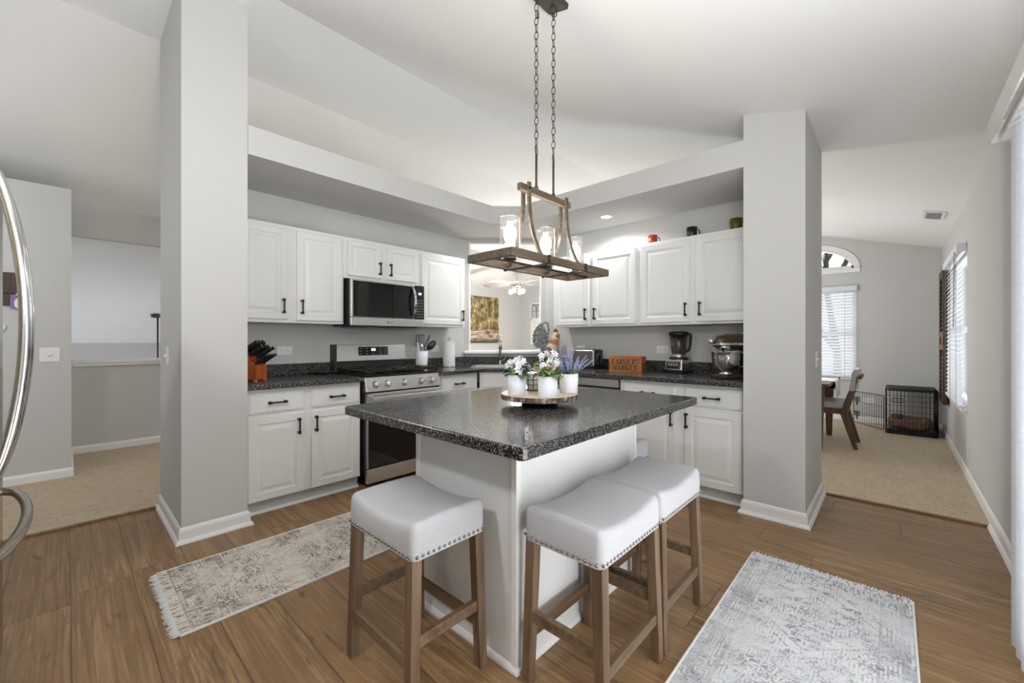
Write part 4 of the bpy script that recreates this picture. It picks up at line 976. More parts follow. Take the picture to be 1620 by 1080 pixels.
# ------------------------------------------------------------------ counter things, left run
CT = .914
t = thing('knife_block', 'cherry wood knife block full of black-handled knives on the left counter', 'knife block', (.995, 3.483, CT), -PI / 4, local=True)
prof = [(-.17, .006), (0, .006), (0, .112), (-.045, .142), (-.035, .158), (-.125, .225), (-.17, .195)]
b = B(); b.extr([(x, -.072, z) for x, z in prof], (0, .144, 0)); done('block', b, 'cherry', t, bevel=.003)
b = B()
for x in (-.155, -.012):
    for y in (-.06, .06): b.box(x - .008, y - .008, 0, x + .008, y + .008, .0065)
done('feet', b, 'white', t)
dk = Vector((.80, 0, .60)).normalized(); nk = Vector((-.60, 0, .80)); kn = 0
def knife(base, L, Wd, curve=0):
    b = B(); base = Vector(base); pts = [base + dk * L * f + nk * curve * math.sin(PI * f) for f in (0, .2, .5, .8, 1)]
    for a, c, w0, w1 in zip(pts, pts[1:], (.9, .8, 1, 1.0), (.8, 1, 1.0, 1.15)): b.bar(a, c, .013, Wd * w0, nk, .013, Wd * w1)
    done('knife_handle', b, 'blackplastic', t, bevel=.002)
    b = B(); b.bar(base - dk * .004, base + dk * .004, .0145, Wd * .95, nk)
    b.bar(pts[-1] - dk * .0005, pts[-1] + dk * .002, .0125, Wd * .9, nk); done('knife_bolster', b, 'chrome', t)
for (s, y, L, Wd) in ((.2, -.05, .125, .026), (.22, -.017, .125, .026), (.22, .017, .13, .024), (.22, .05, .12, .024), (.62, -.048, .12, .024), (.62, -.012, .125, .022), (.62, .024, .12, .022), (.62, .054, .115, .022), (.93, .0, .13, .022), (.93, .045, .13, .022)):
    knife((-.035 - .09 * (1 - s) + dk.x * .004, y, .158 + .067 * (1 - s) + .004), L, Wd, .004)
for i in range(6): knife((-.018, -.058 + .0232 * i, .124), .115, .017, .003)
t = thing('black_counter_item', 'small black object lying on the counter left of the range', 'dish', (1.545, 3.735, CT), -.5, local=True)  # oval dish shape stands in for a black charger with cord
b = B(); b.lathe([(0, .002), (.05, .002), (.07, .018), (.073, .019), (.068, .014), (.05, .006), (0, .006)], seg=26, sx=1.15, sy=.7); done('dish', b, 'blackplastic', t); b = B(); b.tube([(.07, 0, .014), (.11, 0, .02), (.14, .01, .012)], [.009, .007, .008], 8); done('tab', b, 'blackplastic', t)
cx, cy = 2.575, 3.70
t = thing('utensil_crock', 'white ceramic crock with tan base holding utensils beside the range', 'crock', (cx, cy, CT))
done('crock', B().lathe([(.060, CT + .045), (.069, CT + .185), (.065, CT + .185), (.058, CT + .05)], (cx, cy, 0), 30), 'pot', t)
done('base', B().lathe([(0, CT), (.056, CT), (.0603, CT + .046), (0, CT + .046)], (cx, cy, 0), 30), 'tan', t)
def uten(name, label, pts, r, m, head=None):
    t = thing(name, label, 'utensil', pts[0], group='cooking utensils standing in the white crock'); b = B(); b.tube(pts, r, 8); done('handle', b, m, t)
    if head: head(t)
    return t
z0 = CT + .055
def slotted(tt):
    b = B(); M = Matrix.Translation((2.556, 3.70, CT + .30)) @ Matrix.Rotation(-.6, 4, 'Z')
    for x in (-.037, -.012, .012, .037): b.box(x - .005, -.003, -.055, x + .005, .003, .055, M=M)
    for z in (-.055, .055): b.box(-.042, -.003, z - .008, .042, .003, z + .008, M=M)
    done('slotted_blade', b, 'blackplastic', tt, bevel=.002)
uten('spatula', 'black slotted turner standing in the crock', [(2.572, 3.705, z0), (2.562, 3.70, CT + .26)], .005, 'blackplastic', slotted)
def spoonhead(tt):
    done('spoon_bowl', B().ball((2.655, 3.635, CT + .245), .04, (.9, .35, 1.55), 16, Matrix.Rotation(-.6, 4, 'Z') @ Matrix.Rotation(.75, 4, 'Y')), 'blackplastic', tt)
uten('serving_spoon', 'large black spoon leaning right in the crock', [(2.575, 3.71, z0), (2.62, 3.665, CT + .20)], .006, 'blackplastic', spoonhead)
uten('whisk_tool', 'thin black handled tool sticking up highest in the crock', [(2.575, 3.695, z0), (2.60, 3.675, CT + .24), (2.625, 3.655, CT + .30), (2.64, 3.645, CT + .355)], [.004, .005, .007, .006], 'blackplastic')
def spn(tt): done('spoon_bowl', B().ball((2.548, 3.662, CT + .235), .022, (.85, .35, 1.3), 14, Matrix.Rotation(-.6, 4, 'Z')), 'chrome', tt)
uten('metal_spoon', 'shiny steel spoon in front in the crock', [(2.57, 3.69, z0), (2.552, 3.665, CT + .215)], .004, 'chrome', spn)
def wsp(tt): done('spatula_blade', B().bar((2.52, 3.665, CT + .175), (2.495, 3.655, CT + .275), .035, .007, (.7, .7, 0), .022, .005), 'white', tt, bevel=.002)
uten('rubber_scraper', 'white scraper leaning left in the crock', [(2.56, 3.685, z0), (2.52, 3.665, CT + .18)], .005, 'white', wsp)
px_, py_ = 2.945, 3.70
t = thing('paper_towel_roll', 'white paper towel roll on a holder left of the corner sink', 'paper towels', (px_, py_, CT))
done('holder', B().lathe([(0, CT), (.078, CT), (.078, CT + .010), (.006, CT + .012), (.006, CT + .300), (0, CT + .300)], (px_, py_, 0), 28), 'chrome', t)
b = B(); b.tube([(px_ + .016 * math.cos(a), py_ - .016 * math.sin(a) * 0, CT + .312 + .016 * math.sin(a)) for a in [2 * PI * i / 16 for i in range(16)]], .0025, 6, True); done('loop', b, 'bronze', t)
done('roll', B().lathe([(.02, CT + .013), (.066, CT + .013), (.068, CT + .018), (.068, CT + .283), (.064, CT + .288), (.02, CT + .288)], (px_, py_, 0), 32), 'paper', t)

# ------------------------------------------------------------------ rooster on the sill
rp = Vector((3.845, 2.935, CT))
t = thing('rooster_figurine', 'tall grey and cream rooster figurine on the right counter beside the pass-through', 'figurine', tuple(rp), -.823, local=True)
b = B(); b.lathe([(0, 0), (.06, 0), (.062, .02), (.03, .035), (.022, .09), (0, .09)], seg=20); done('stand', b, 'rgrey', t)
b = B()
sk = [((-.012, 0, .075), .022), ((-.005, 0, .10), .058), ((.0, 0, .15), .080), ((.008, 0, .20), .082), ((.022, 0, .25), .066), ((.036, 0, .30), .048), ((.046, 0, .345), .038), ((.050, 0, .375), .032), ((.050, 0, .395), .016)]
b.tube([p for p, r in sk], [r for p, r in sk], 20); done('body', b, 'rcream', t, smooth=True)
b = B()
for k in range(8):
    f = k / 7; a = math.radians(88 + 66 * f); L = .29 - .15 * f
    for y in (-.016, .016):
        o = Vector((-.045, y, .20)); d = Vector((math.cos(a), 0, math.sin(a))); n_ = Vector((-d.z, 0, d.x)); dd = Vector((0, y * 1.2, 0))
        b.strip([o + d * L * g + n_ * .10 * g * g * (1 - .6 * f) + dd * g for g in (0, .25, .5, .75, 1)], .016, .046 * (1 - .3 * f), (0, 1, 0))
for y in (-.012, .012): b.strip([(-.05, y, .24), (-.03, y, .42), (-.045, y, .50), (-.085, y, .505), (-.118, y, .455), (-.128, y, .37), (-.122, y, .27), (-.108, y, .17)], .014, .020, (0, 1, 0))
done('tail', b, 'rgrey', t)
b = B()
for s_ in (-1, 1):
    for k in range(4): b.ball((-.025 - .012 * k, s_ * .070, .19 - .014 * k), .045, (1.2, .35, .6), 14, Matrix.Rotation(.5, 4, 'Y'))
done('wings', b, 'rgrey', t)
b = B()
for k in range(11): a = 2 * PI * k / 11; b.ball((.024 + .052 * math.cos(a), .052 * math.sin(a), .265), .024, (.75, .75, 2.3), 10)
done('hackle_feathers', b, 'rorange', t)
b = B()
for k in range(4): b.ball((.034 + .012 * k, 0, .402 + (.012 if k in (1, 2) else 0)), .013, (.7, .35, 1.5), 8)
b.ball((.088, 0, .33), .015, (.6, .5, 1.5), 8); b.ball((.06, -.033, .345), .016, (1, .4, 1), 10); b.ball((.06, .033, .345), .016, (1, .4, 1), 10); done('comb', b, 'rred', t)
done('beak', B().lathe([(.013, 0), (.008, .02), (0, .034)], seg=10, M=Matrix.Translation((.078, 0, .365)) @ Matrix.Rotation(1.75, 4, 'Y')), 'rorange', t)
b = B(); b.ball((.070, .030, .372), .005, seg=8); b.ball((.070, -.030, .372), .005, seg=8); done('eyes', b, 'mark', t)

# ------------------------------------------------------------------ counter things, right run
t = thing('toaster', 'brushed steel toaster on the right counter behind the lavender', 'toaster', (3.80, 2.43, CT), 0, local=True)
b = B(); b.box(-.085, -.15, .015, .085, .15, .205, .028, seg=4); done('shell', b, 'toaststeel', t, smooth=False)
done('end_panel', B().box(-.078, -.158, .018, .078, -.149, .198, .02), 'darkside', t)
done('lever', B().box(-.018, -.182, .12, .018, -.158, .138, .004), 'blackplastic', t)
b = B(); b.tube([(-.045, -.16, .05), (-.045, -.16, .15), (.045, -.16, .15), (.045, -.16, .05)], .003, 6, True); done('slot_frame', b, 'chrome', t)
done('bread_slots', B().box(-.045, -.11, .2035, -.018, .11, .206).box(.018, -.11, .2035, .045, .11, .206), 'blackplastic', t)
done('base', B().box(-.078, -.145, 0, .078, .145, .016), 'blackplastic', t)

# wooden crate with stencilled lettering
ux = Vector((3.575 - 3.500, 1.690 - 1.985, 0)); Lc = .302; rz = math.atan2(ux.y, ux.x)
t = thing('wooden_box', 'orange wooden box stencilled FARMERS MARKET on the right counter', 'box', (3.500, 1.985, CT), rz, local=True)
hb, dp, th = .148, .21, .012
done('front_panel', B().box(0, 0, 0, Lc, th, hb), 'crate', t, bevel=.002); done('back_panel', B().box(0, dp - th, 0, Lc, dp, hb), 'crate', t, bevel=.002); done('bottom', B().box(th, th, 0, Lc - th, dp - th, .01), 'crate', t)
for xa in (0.0002, Lc - th - .0002):
    b = B(); x0_, x1_ = xa, xa + th; y0_, y1_ = th + .0002, dp - th - .0002; ym = dp / 2; hw, h0, h1 = .042, .085, .118
    b.box(x0_, y0_, 0, x1_, y1_, h0); b.box(x0_, y0_, h1, x1_, y1_, hb - .002); b.box(x0_, y0_, h0, x1_, ym - hw, h1); b.box(x0_, ym + hw, h0, x1_, y1_, h1)
    done('end_panel', b, 'crateend', t)
def stencil(word, x0, zc_, hgt, wid):
    """heavy slab-serif stencil capitals from strokes, in the local xz plane in front of the panel"""
    b = B(); n = len(word); cw = wid / n; T = .34; s = .12
    G = {'F': [('v', .16, 0, 1), ('h', .16, .9, .93, .13), ('h', .3, .66, .5, .13), ('s', .02, .42, 0), ('b', .82, .93, .68, 1)],
         'A': [('d', .10, 0, .46, 1, .16), ('d', .54, 1, .84, 0, .28), ('h', .3, .66, .3, .12), ('s', 0, .30, 0), ('s', .62, 1.0, 0)],
         'R': [('v', .16, 0, 1), ('h', .16, .66, .93, .13), ('h', .3, .66, .46, .12), ('v', .64, .5, .98), ('d', .5, .5, .82, 0, .24), ('s', .0, .42, 0), ('s', .62, 1.0, 0)],
         'M': [('v', .04, 0, 1, .15), ('d', .12, 1, .42, .0, .17), ('d', .44, .0, .72, 1, .10), ('v', .74, 0, 1, .24), ('s', 0, .28, 0), ('s', .62, 1.04, 0), ('s', 0, .2, .9), ('s', .8, 1.04, .9)],
         'E': [('v', .16, 0, 1), ('h', .16, .88, .93, .13), ('h', .3, .66, .5, .13), ('h', .16, .9, .06, .13), ('b', .80, .91, .70, 1), ('b', .82, .93, 0, .3)],
         'S': [('h', .2, .8, .93, .13), ('v', .08, .56, .95, .26), ('d', .14, .68, .80, .34, .24), ('v', .60, .06, .44, .26), ('h', .16, .76, .06, .13), ('b', .78, .88, .68, 1), ('b', .06, .16, 0, .32)],
         'K': [('v', .12, 0, 1), ('d', .46, .45, .82, 1, .14), ('d', .42, .58, .82, 0, .26), ('s', 0, .44, 0), ('s', .6, 1.02, 0), ('s', 0, .44, .9), ('s', .6, 1.0, .9)],
         'T': [('v', .35, 0, 1), ('h', .04, .96, .93, .13), ('b', .02, .12, .64, 1), ('b', .88, .98, .64, 1), ('s', .22, .78, 0)]}
    for i, ch in enumerate(word):
        ox = x0 + cw * i; X = lambda f: ox + cw * .94 * f; Zf = lambda f: zc_ - hgt / 2 + hgt * f; y = -.0008
        def q(p): b.extr([(X(a), y, Zf(c)) for a, c in p], (0, .0007, 0))
        for g in G[ch]:
            if g[0] == 'v': ww = g[4] if len(g) > 4 else T; q([(g[1], g[2]), (g[1] + ww, g[2]), (g[1] + ww, g[3]), (g[1], g[3])])
            elif g[0] == 'h': q([(g[1], g[3] - g[4] / 2), (g[2], g[3] - g[4] / 2), (g[2], g[3] + g[4] / 2), (g[1], g[3] + g[4] / 2)])
            elif g[0] == 's': q([(g[1], g[3]), (g[2], g[3]), (g[2], g[3] + s), (g[1], g[3] + s)])
            elif g[0] == 'b': q([(g[1], g[3]), (g[2], g[3]), (g[2], g[4]), (g[1], g[4])])
            elif g[0] == 'd': ww = g[5]; q([(g[1] - ww / 2 + .05, g[2]), (g[1] + ww / 2 + .05, g[2]), (g[3] + ww / 2 + .05, g[4]), (g[3] - ww / 2 + .05, g[4])])
    return b
b = stencil('FARMERS', .022, .101, .048, .262); done('lettering', b, 'mark', t)
b = stencil('MARKET', .038, .045, .046, .226); done('lettering', b, 'mark', t)

t = thing('blender', 'countertop blender with smoky jar and steel base on the right counter', 'blender', (3.885, 1.475, CT), math.radians(-98), local=True)
# local: -y faces the room
b = B(); b.extr([(-.088, -.105, .022), (.088, -.105, .022), (.080, -.085, .125), (-.080, -.085, .125)], (0, .19, 0)); done('base', b, 'steelv', t, bevel=.008)
b = B(); M = Matrix.Translation((0, -.0975, .074)) @ Matrix.Rotation(-.19, 4, 'X'); b.box(-.062, -.004, -.036, .062, .002, .030, .002, M=M); pn = done('control_panel', b, 'blackplastic', t)
for k in range(4): b = B(); b.box(-.048 + .026 * k, -.006, -.010, -.030 + .026 * k, -.0035, .010, .002, M=M); done('button', b, 'greymark', pn)
b = B(); b.box(-.05, -.0055, .016, .05, -.0038, .021, M=M); done('indicator_strip', b, 'greymark', pn)
done('foot', B().box(-.092, -.10, 0, .092, .095, .024, .006), 'blackplastic', t)
done('collar', B().lathe([(0, .122), (.088, .122), (.086, .142), (.07, .146), (0, .146)], seg=30), 'blackplastic', t)
done('collar_band', B().lathe([(.068, .146), (.068, .172), (.062, .174), (0, .174)], seg=30), 'steelv', t)
done('jar', B().lathe([(.060, .174), (.070, .215), (.073, .235), (.080, .345), (.077, .345), (.070, .236), (.056, .176)], seg=32), 'smoke', t)
done('blade', B().lathe([(0, .175), (.012, .175), (.010, .34), (0, .34)], seg=10).bar((-.04, 0, .20), (.04, .01, .205), .014, .003).bar((-.03, .01, .26), (.03, -.01, .265), .014, .003), 'chrome', t)
done('lid', B().lathe([(0, .343), (.088, .343), (.090, .372), (.07, .380), (.03, .383), (0, .383)], seg=32), 'blackplastic', t)
b = B(); b.box(.055, -.016, .18, .074, .016, .23, .004); b.strip([(.075, 0, .362), (.112, 0, .358), (.118, 0, .335), (.112, 0, .25), (.098, 0, .205), (.078, 0, .195)], .026, .016, (0, 1, 0)); done('handle', b, 'blackplastic', t, bevel=.003)

t = thing('stand_mixer', 'dark bronze stand mixer with steel bowl partly behind the right pillar', 'stand mixer', (3.60, .955, CT), math.radians(43), local=True)
# local +y towards the pass-through; column of the mixer at -y
b = B(); b.prism([(.095 * math.cos(a) * (1 if math.sin(a) < 0 else 1.0), .05 + .105 * math.sin(a)) for a in [PI * i / 14 for i in range(15)]] + [(-.085, -.15), (.085, -.15)], 0, .028); done('base', b, 'mixer', t, bevel=.008)
b = B(); b.prism([(.05 * math.cos(2 * PI * i / 20), -.125 + .042 * math.sin(2 * PI * i / 20)) for i in range(20)], .028, .24); done('pedestal', b, 'mixer', t, bevel=.006)
b = B(); pr = [(.165, .001), (.158, .03), (.13, .052), (.06, .068), (-.04, .07), (-.12, .058), (-.15, .04), (-.155, .001)]
b.lathe([(r_, y_) for y_, r_ in pr], seg=28, M=Matrix.Translation((0, -.02, .285)) @ Matrix.Rotation(-PI / 2, 4, 'X') @ Matrix.Diagonal((.92, 1, 1, 1))); done('motor_head', b, 'mixer', t)
b = B(); b.prism([(.0665 * math.cos(a), .055 + .088 * math.sin(a)) for a in [PI * i / 14 for i in range(15)]] + [(-.0665, -.13), (.0665, -.13)], .262, .280); bd = done('trim_band', b, 'chrome', t, bevel=.002)
text('lettering', 'KitchenAid', 'mark', bd, Matrix.Translation((-.0672, .005, .271)) @ Matrix.Rotation(-PI / 2, 4, 'Z') @ Matrix.Rotation(PI / 2, 4, 'X'), .017)
done('planetary_hub', B().lathe([(0, .205), (.022, .205), (.026, .222), (.055, .232), (.058, .262), (0, .262)], (0, .055, 0), 28), 'chrome', t)
done('beater_shaft', B().lathe([(0, .10), (.007, .10), (.007, .206), (0, .206)], (0, .035, 0), 12), 'chrome', t)
b = B(); b.ball((0, .158, .292), .021, seg=14); b.bar((0, .13, .29), (0, .15, .292), .02, .02); done('attachment_knob', b, 'chrome', t)
b = B(); b.lathe([(0, .030), (.055, .030), (.058, .036), (.036, .045), (.04, .052), (.075, .075), (.098, .115), (.108, .165), (.109, .205), (.113, .208), (.113, .211), (.106, .209), (.104, .165), (.092, .116), (.07, .08), (0, .06)], (0, .035, 0), 40); bw = done('mixing_bowl', b, 'chrome', t)
b = B(); b.tube([(-.06, -.055, .20), (-.075, -.09, .195), (-.085, -.10, .15), (-.075, -.085, .10), (-.055, -.05, .095)], .006, 8); done('bowl_handle', b, 'chrome', bw)

# mugs on the cabinet tops
def mug(x, y, m, label, rz, s=1.0, tall=.085):
    t = thing('mug', label, 'mug', (x, y, 2.127), rz, 'mugs on top of the right wall cabinets', local=True)
    done('cup', B().lathe([(0, 0), (.036 * s, 0), (.041 * s, .006), (.043 * s, tall), (.040 * s, tall), (.037 * s, .01), (0, .008)], seg=28), m, t)
    b = B(); b.tube([(.041 * s, 0, tall * .82), (.062 * s, 0, tall * .80), (.070 * s, 0, tall * .5), (.058 * s, 0, tall * .26), (.04 * s, 0, tall * .22)], .0055, 8); done('handle', b, m, t)
mug(3.83, 2.105, 'cream', 'cream mug on the cabinets, nearest the hanging lamp', -.75)
mug(3.83, 1.70, 'red', 'red mug on top of the right cabinets', -.75, 1.0, .092)
mug(3.80, 1.325, 'mugblack', 'black mug on top of the right cabinets', -.75, 1.05, .095)
mug(3.80, .965, 'olive', 'olive green mug on the cabinets beside the right pillar', -.75, 1.12, .10)

# ------------------------------------------------------------------ outlets and switches
def plate(name, label, cat, c, U, N_, w_, h_, kind):
    U = Vector(U); N_ = Vector(N_); Z = Vector((0, 0, 1)); c = Vector(c)
    t = thing(name, label, cat, tuple(c), group='white wall outlets' if kind == 'outlet' else 'white light switches')
    b = B(); b.extr([c + U * a * w_ / 2 + Z * d * h_ / 2 for a, d in ((-1, -1), (1, -1), (1, 1), (-1, 1))], N_ * .006); done('plate', b, 'white', t, bevel=.002)
    if kind == 'outlet':
        b = B(); horiz = w_ > h_
        for s_ in (-1, 1):
            cc = c + (U if horiz else Z) * s_ * .02 + N_ * .0062
            A, Bv = (U, Z) if horiz else (Z, U)
            for q in (-.006, .006): b.extr([cc + Bv * q + A * x + Bv * y for x, y in ((-.004, -.001), (.004, -.001), (.004, .001), (-.004, .001))], N_ * .0006)
            b.extr([cc + A * s_ * .010 + A * x + Bv * y for x, y in ((-.002, -.002), (.002, -.002), (.002, .002), (-.002, .002))], N_ * .0006)
        done('slots', b, 'mark', t)
    elif kind == 'switch':
        b = B(); b.bar(c + N_ * .006, c + N_ * .018 + Z * .006, .010, .022, Z, .009, .016); done('toggle', b, 'white', t)
    elif kind == 'dimmer':
        b = B(); b.ball(c + N_ * .008, .016, seg=14); done('knob', b, 'white', t)
    return t
plate('outlet', 'white horizontal outlet on the wall behind the knife block', 'outlet', (1.275, 3.85, 1.125), (1, 0, 0), (0, -1, 0), .118, .074, 'outlet')
plate('outlet', 'white outlet on the wall between utensil crock and paper towels', 'outlet', (2.86, 3.85, 1.115), (1, 0, 0), (0, -1, 0), .118, .074, 'outlet')
plate('outlet', 'white horizontal outlet on the wall left of the blender', 'outlet', (4.0, 1.675, 1.12), (0, -1, 0), (-1, 0, 0), .118, .074, 'outlet')
plate('outlet', 'white outlet on the wall above the toaster', 'outlet', (4.0, 2.63, 1.115), (0, -1, 0), (-1, 0, 0), .118, .074, 'outlet')
plate('light_switch', 'white switch plate on the side of the right pillar', 'light switch', (3.74, .42, 1.075), (1, 0, 0), (0, -1, 0), .072, .118, 'switch')
plate('light_switch', 'white switch plate on the shaded side of the left pillar', 'light switch', (.465, 3.60, 1.11), (0, -1, 0), (-1, 0, 0), .072, .118, 'switch')
plate('light_switch', 'white square dimmer plate on the hall wall', 'light switch', (-.10, 5.351, 1.09), (1, 0, 0), (0, -1, 0), .118, .122, 'dimmer')
plate('outlet', 'white wall outlet low on the right wall of the dining area', 'outlet', (5.28, YR, .255), (-1, 0, 0), (0, 1, 0), .072, .118, 'outlet')
plate('outlet', 'white outlet low on the dining wall behind the open crate door', 'outlet', (XD, .27, .335), (0, 1, 0), (-1, 0, 0), .118, .074, 'outlet')

# ------------------------------------------------------------------ hall
t = thing('wall_plaque', 'dark wood plank wall hanging with clipped photo in the hall', 'wall decor', (-.34, 5.33, 1.50))
done('boards', B().box(-.47, 5.326, 1.60, -.229, 5.350, 1.772).box(-.47, 5.326, 1.50, -.237, 5.350, 1.598), 'barn', t, bevel=.003)
done('photo', B().box(-.315, 5.322, 1.475, -.240, 5.3255, 1.59), 'purple', t); done('photo_subject', B().ball((-.272, 5.322, 1.52), .03, (.8, .08, 1.5), 12), 'cream', t)
done('clip', B().box(-.285, 5.317, 1.582, -.268, 5.3255, 1.602), 'chrome', t)
b = B(); b.lathe([(0, 0), (.042, 0), (.042, .016), (.036, .021), (0, .022)], (-.38, 5.351, 1.325), 24, Matrix.Rotation(PI / 2, 4, 'X')); done('thermostat', b, 'white', label='round white thermostat on the hall wall behind the fridge handle', cat='thermostat')
t = thing('pendant_light', 'dark pendant canopy with chain over the stairwell, beside the left pillar', 'pendant light', (1.03, 9.17, 1.3))
b = B(); b.lathe([(.075, 1.62), (.07, 1.60), (.02, 1.585), (0, 1.585)], (1.03, 9.17, 0), 20); done('canopy', b, 'brownmetal', t)
b = B(); b.tube([(1.05, 9.17, 1.60), (1.05, 9.17, .6)], .012, 8); done('chain', b, 'brownmetal', t)

# ------------------------------------------------------------------ living room beyond the pass-through
t = thing('wall_art', 'landscape canvas of autumn trees and water on the living room wall', 'picture', (6.6, 6.97, 1.155))
done('canvas', B().box(6.0, 6.958, 1.150, 7.045, 6.996, 2.215), 'canvas', t)
t = thing('wall_panel', 'distressed white decorative panel with arched grille on the living room wall', 'wall decor', (7.93, 6.45, 1.10))
b = B(); X0, X1 = 7.918, 7.948; ya, yb = 6.20, 6.70
for q in ((ya, yb, 1.10, 1.13), (ya, yb, 1.70, 1.75), (ya, yb, 2.10, 2.13), (ya, ya + .03, 1.13, 2.10), (yb - .03, yb, 1.13, 2.10)): b.box(X0, q[0], q[2], X1, q[1], q[3])
b.box(X0 + .015, ya + .03, 1.13, X1, yb - .03, 1.70); done('frame', b, 'trim', t)
b = B()
for k in range(4): y = ya + .03 + .44 * k / 3; b.bar((7.935, y, 1.75), (7.935, y, 1.98), .010, .010, (0, 1, 0))
b.bar((7.935, ya + .03, 1.93), (7.935, yb - .03, 1.93), .01, .01)
for k in range(3):
    y0_ = ya + .03 + .44 * k / 3; wv = .44 / 3
    for s_ in (0, 1):
        ctr = y0_ + (wv * 1.0 if s_ else 0); b.tube([(7.935, ctr + (-1 if s_ else 1) * wv * math.cos(a), 1.97 + wv * .85 * math.sin(a)) for a in [PI / 2 * i / 8 for i in range(9)]], .006, 6)
done('arched_grille', b, 'bronze', t)
b = B(); b.bar((7.925, ya + .04, 1.14), (7.925, yb - .04, 1.69), .025, .008, (1, 0, 0)); b.bar((7.925, yb - .04, 1.14), (7.925, ya + .04, 1.69), .025, .008, (1, 0, 0)); done('cross_battens', b, 'trim', t)
fc = Vector((5.86, 5.30, 0)); fz = 2.26
t = thing('ceiling_fan', 'ceiling fan with lit globes in the living room', 'ceiling fan', (fc.x, fc.y, fz - .2))
done('downrod', B().lathe([(0, fz + .10), (.014, fz + .10), (.014, zc(fc.y) - .03), (.06, zc(fc.y) - .02), (.06, zc(fc.y) + .01), (0, zc(fc.y) + .01)], tuple(fc), 16), 'chrome', t)
done('motor', B().lathe([(0, fz - .06), (.08, fz - .06), (.11, fz - .02), (.11, fz + .05), (.05, fz + .10), (0, fz + .10)], tuple(fc), 24), 'chrome', t)
for k in range(5):
    a = .62 + 2 * PI * k / 5; d = Vector((math.cos(a), math.sin(a), 0)); s_ = Vector((-d.y, d.x, 0)); b = B()
    P_ = [fc + d * r_ + s_ * w_ + Vector((0, 0, fz + .02 + w_ * .2)) for r_, w_ in ((.16, -.05), (.68, -.07), (.72, -.03), (.72, .03), (.68, .07), (.16, .05))]
    b.extr(P_, (0, 0, .008)); done('blade', b, 'fanblade', t)
for k in range(4):
    a = .3 + 2 * PI * k / 4; c = fc + Vector((math.cos(a) * .13, math.sin(a) * .13, fz - .12)); so = B(); so.tube([fc + Vector((0, 0, fz - .06)), c + Vector((0, 0, .04))], .008, 8)
    so = done('lamp_arm', so, 'chrome', t); done('globe', B().ball(c, .042, (1, 1, 1.1), 14), 'lens', so)
b = B()
for s_ in (-.03, .04): b.tube([fc + Vector((s_, -.05, fz - .06)), fc + Vector((s_, -.05, fz - .36))], .0018, 5); b.ball(fc + Vector((s_, -.05, fz - .38)), .012, (1, 1, 1.8), 8)
done('pull_chains', b, 'bronze', t)

# ------------------------------------------------------------------ dining room
def blind(name, label, axis, c, a0, a1, z0, z1, pitch, tiltv, wand=None):
    """horizontal slat blind; axis 'x' hangs in front of plane x=c facing -x, 'y' in front of y=c facing +y"""
    t = thing(name, label, 'blind', (c, (a0 + a1) / 2, z0) if axis == 'x' else ((a0 + a1) / 2, c, z0))
    def P(a, dep, z): return (c - dep, a, z) if axis == 'x' else (a, c + dep, z)
    b = B(); z = z0 + .03; n = int((z1 - .07 - z) / pitch)
    cd_, sd_ = math.cos(tiltv) * .022, math.sin(tiltv) * .022
    for i in range(n + 1):
        zz = z + pitch * i; q = [(.03 - cd_, zz + sd_), (.03 + cd_, zz - sd_)]
        pts = [P(a0, q[0][0], q[0][1]), P(a1, q[0][0], q[0][1]), P(a1, q[1][0], q[1][1]), P(a0, q[1][0], q[1][1])]
        b.extr(pts, (0, 0, .003))
    done('slats', b, 'blind', t)
    b = B(); p0, p1 = P(a0 - .02, .0, z1 - .075), P(a1 + .02, .065, z1); b.box(min(p0[0], p1[0]), min(p0[1], p1[1]), p0[2], max(p0[0], p1[0]), max(p0[1], p1[1]), p1[2], .006); done('headrail', b, 'blind', t)
    p0, p1 = P(a0, .01, z0), P(a1, .05, z0 + .02); b = B(); b.box(min(p0[0], p1[0]), min(p0[1], p1[1]), p0[2], max(p0[0], p1[0]), max(p0[1], p1[1]), p1[2]); done('bottom_rail', b, 'blind', t)
    b = B()
    for f in (.12, .5, .88) if axis == 'x' else (.1, .5, .9):
        a = a0 + (a1 - a0) * f; b.tube([P(a, .056, z0 + .01), P(a, .056, z1 - .07)], .0018, 5)
    done('ladder_cords', b, 'greymark', t)
    if wand is not None: b = B(); b.tube([P(wand, .07, z1 - .06), P(wand, .075, z1 - .75)], .0035, 6); done('tilt_wand', b, 'greymark', t)
    return t
blind('window_blind', 'white slat blind on the far dining window beside the right pillar', 'x', XD - .002, .415, 1.44, .655, 2.02, .046, .95)
blind('window_blind', 'white slat blind on the right wall window', 'y', YR + .001, 5.41, 6.75, .61, 2.08, .044, 1.15, 5.5)
t = thing('wall_shutter', 'tall dark wooden shutter hung on the right wall beside the blind', 'wall decor', (7.3, YR + .03, .46))
xs0, xs1, zs0, zs1 = 6.93, 7.50, .46, 2.05; ysf = YR + .055
b = B()
for q in ((xs0, xs0 + .09, zs0, zs1), (xs1 - .09, xs1, zs0, zs1), (xs0 + .09, xs1 - .09, zs0, zs0 + .12), (xs0 + .09, xs1 - .09, zs1 - .1, zs1)): b.box(q[0], YR + .015, q[2], q[1], ysf, q[3])
done('frame', b, 'barn', t, bevel=.004)
b = B()
for i in range(26):
    z = zs0 + .14 + (zs1 - zs0 - .28) * i / 25
    if abs(z - 1.2) < .13: continue
    b.extr([(xs0 + .09, YR + .018, z), (xs0 + .09, ysf - .004, z - .03), (xs0 + .09, ysf - .004, z - .022), (xs0 + .09, YR + .018, z + .008)], (xs1 - xs0 - .18, 0, 0))
done('louvers', b, 'barn', t)
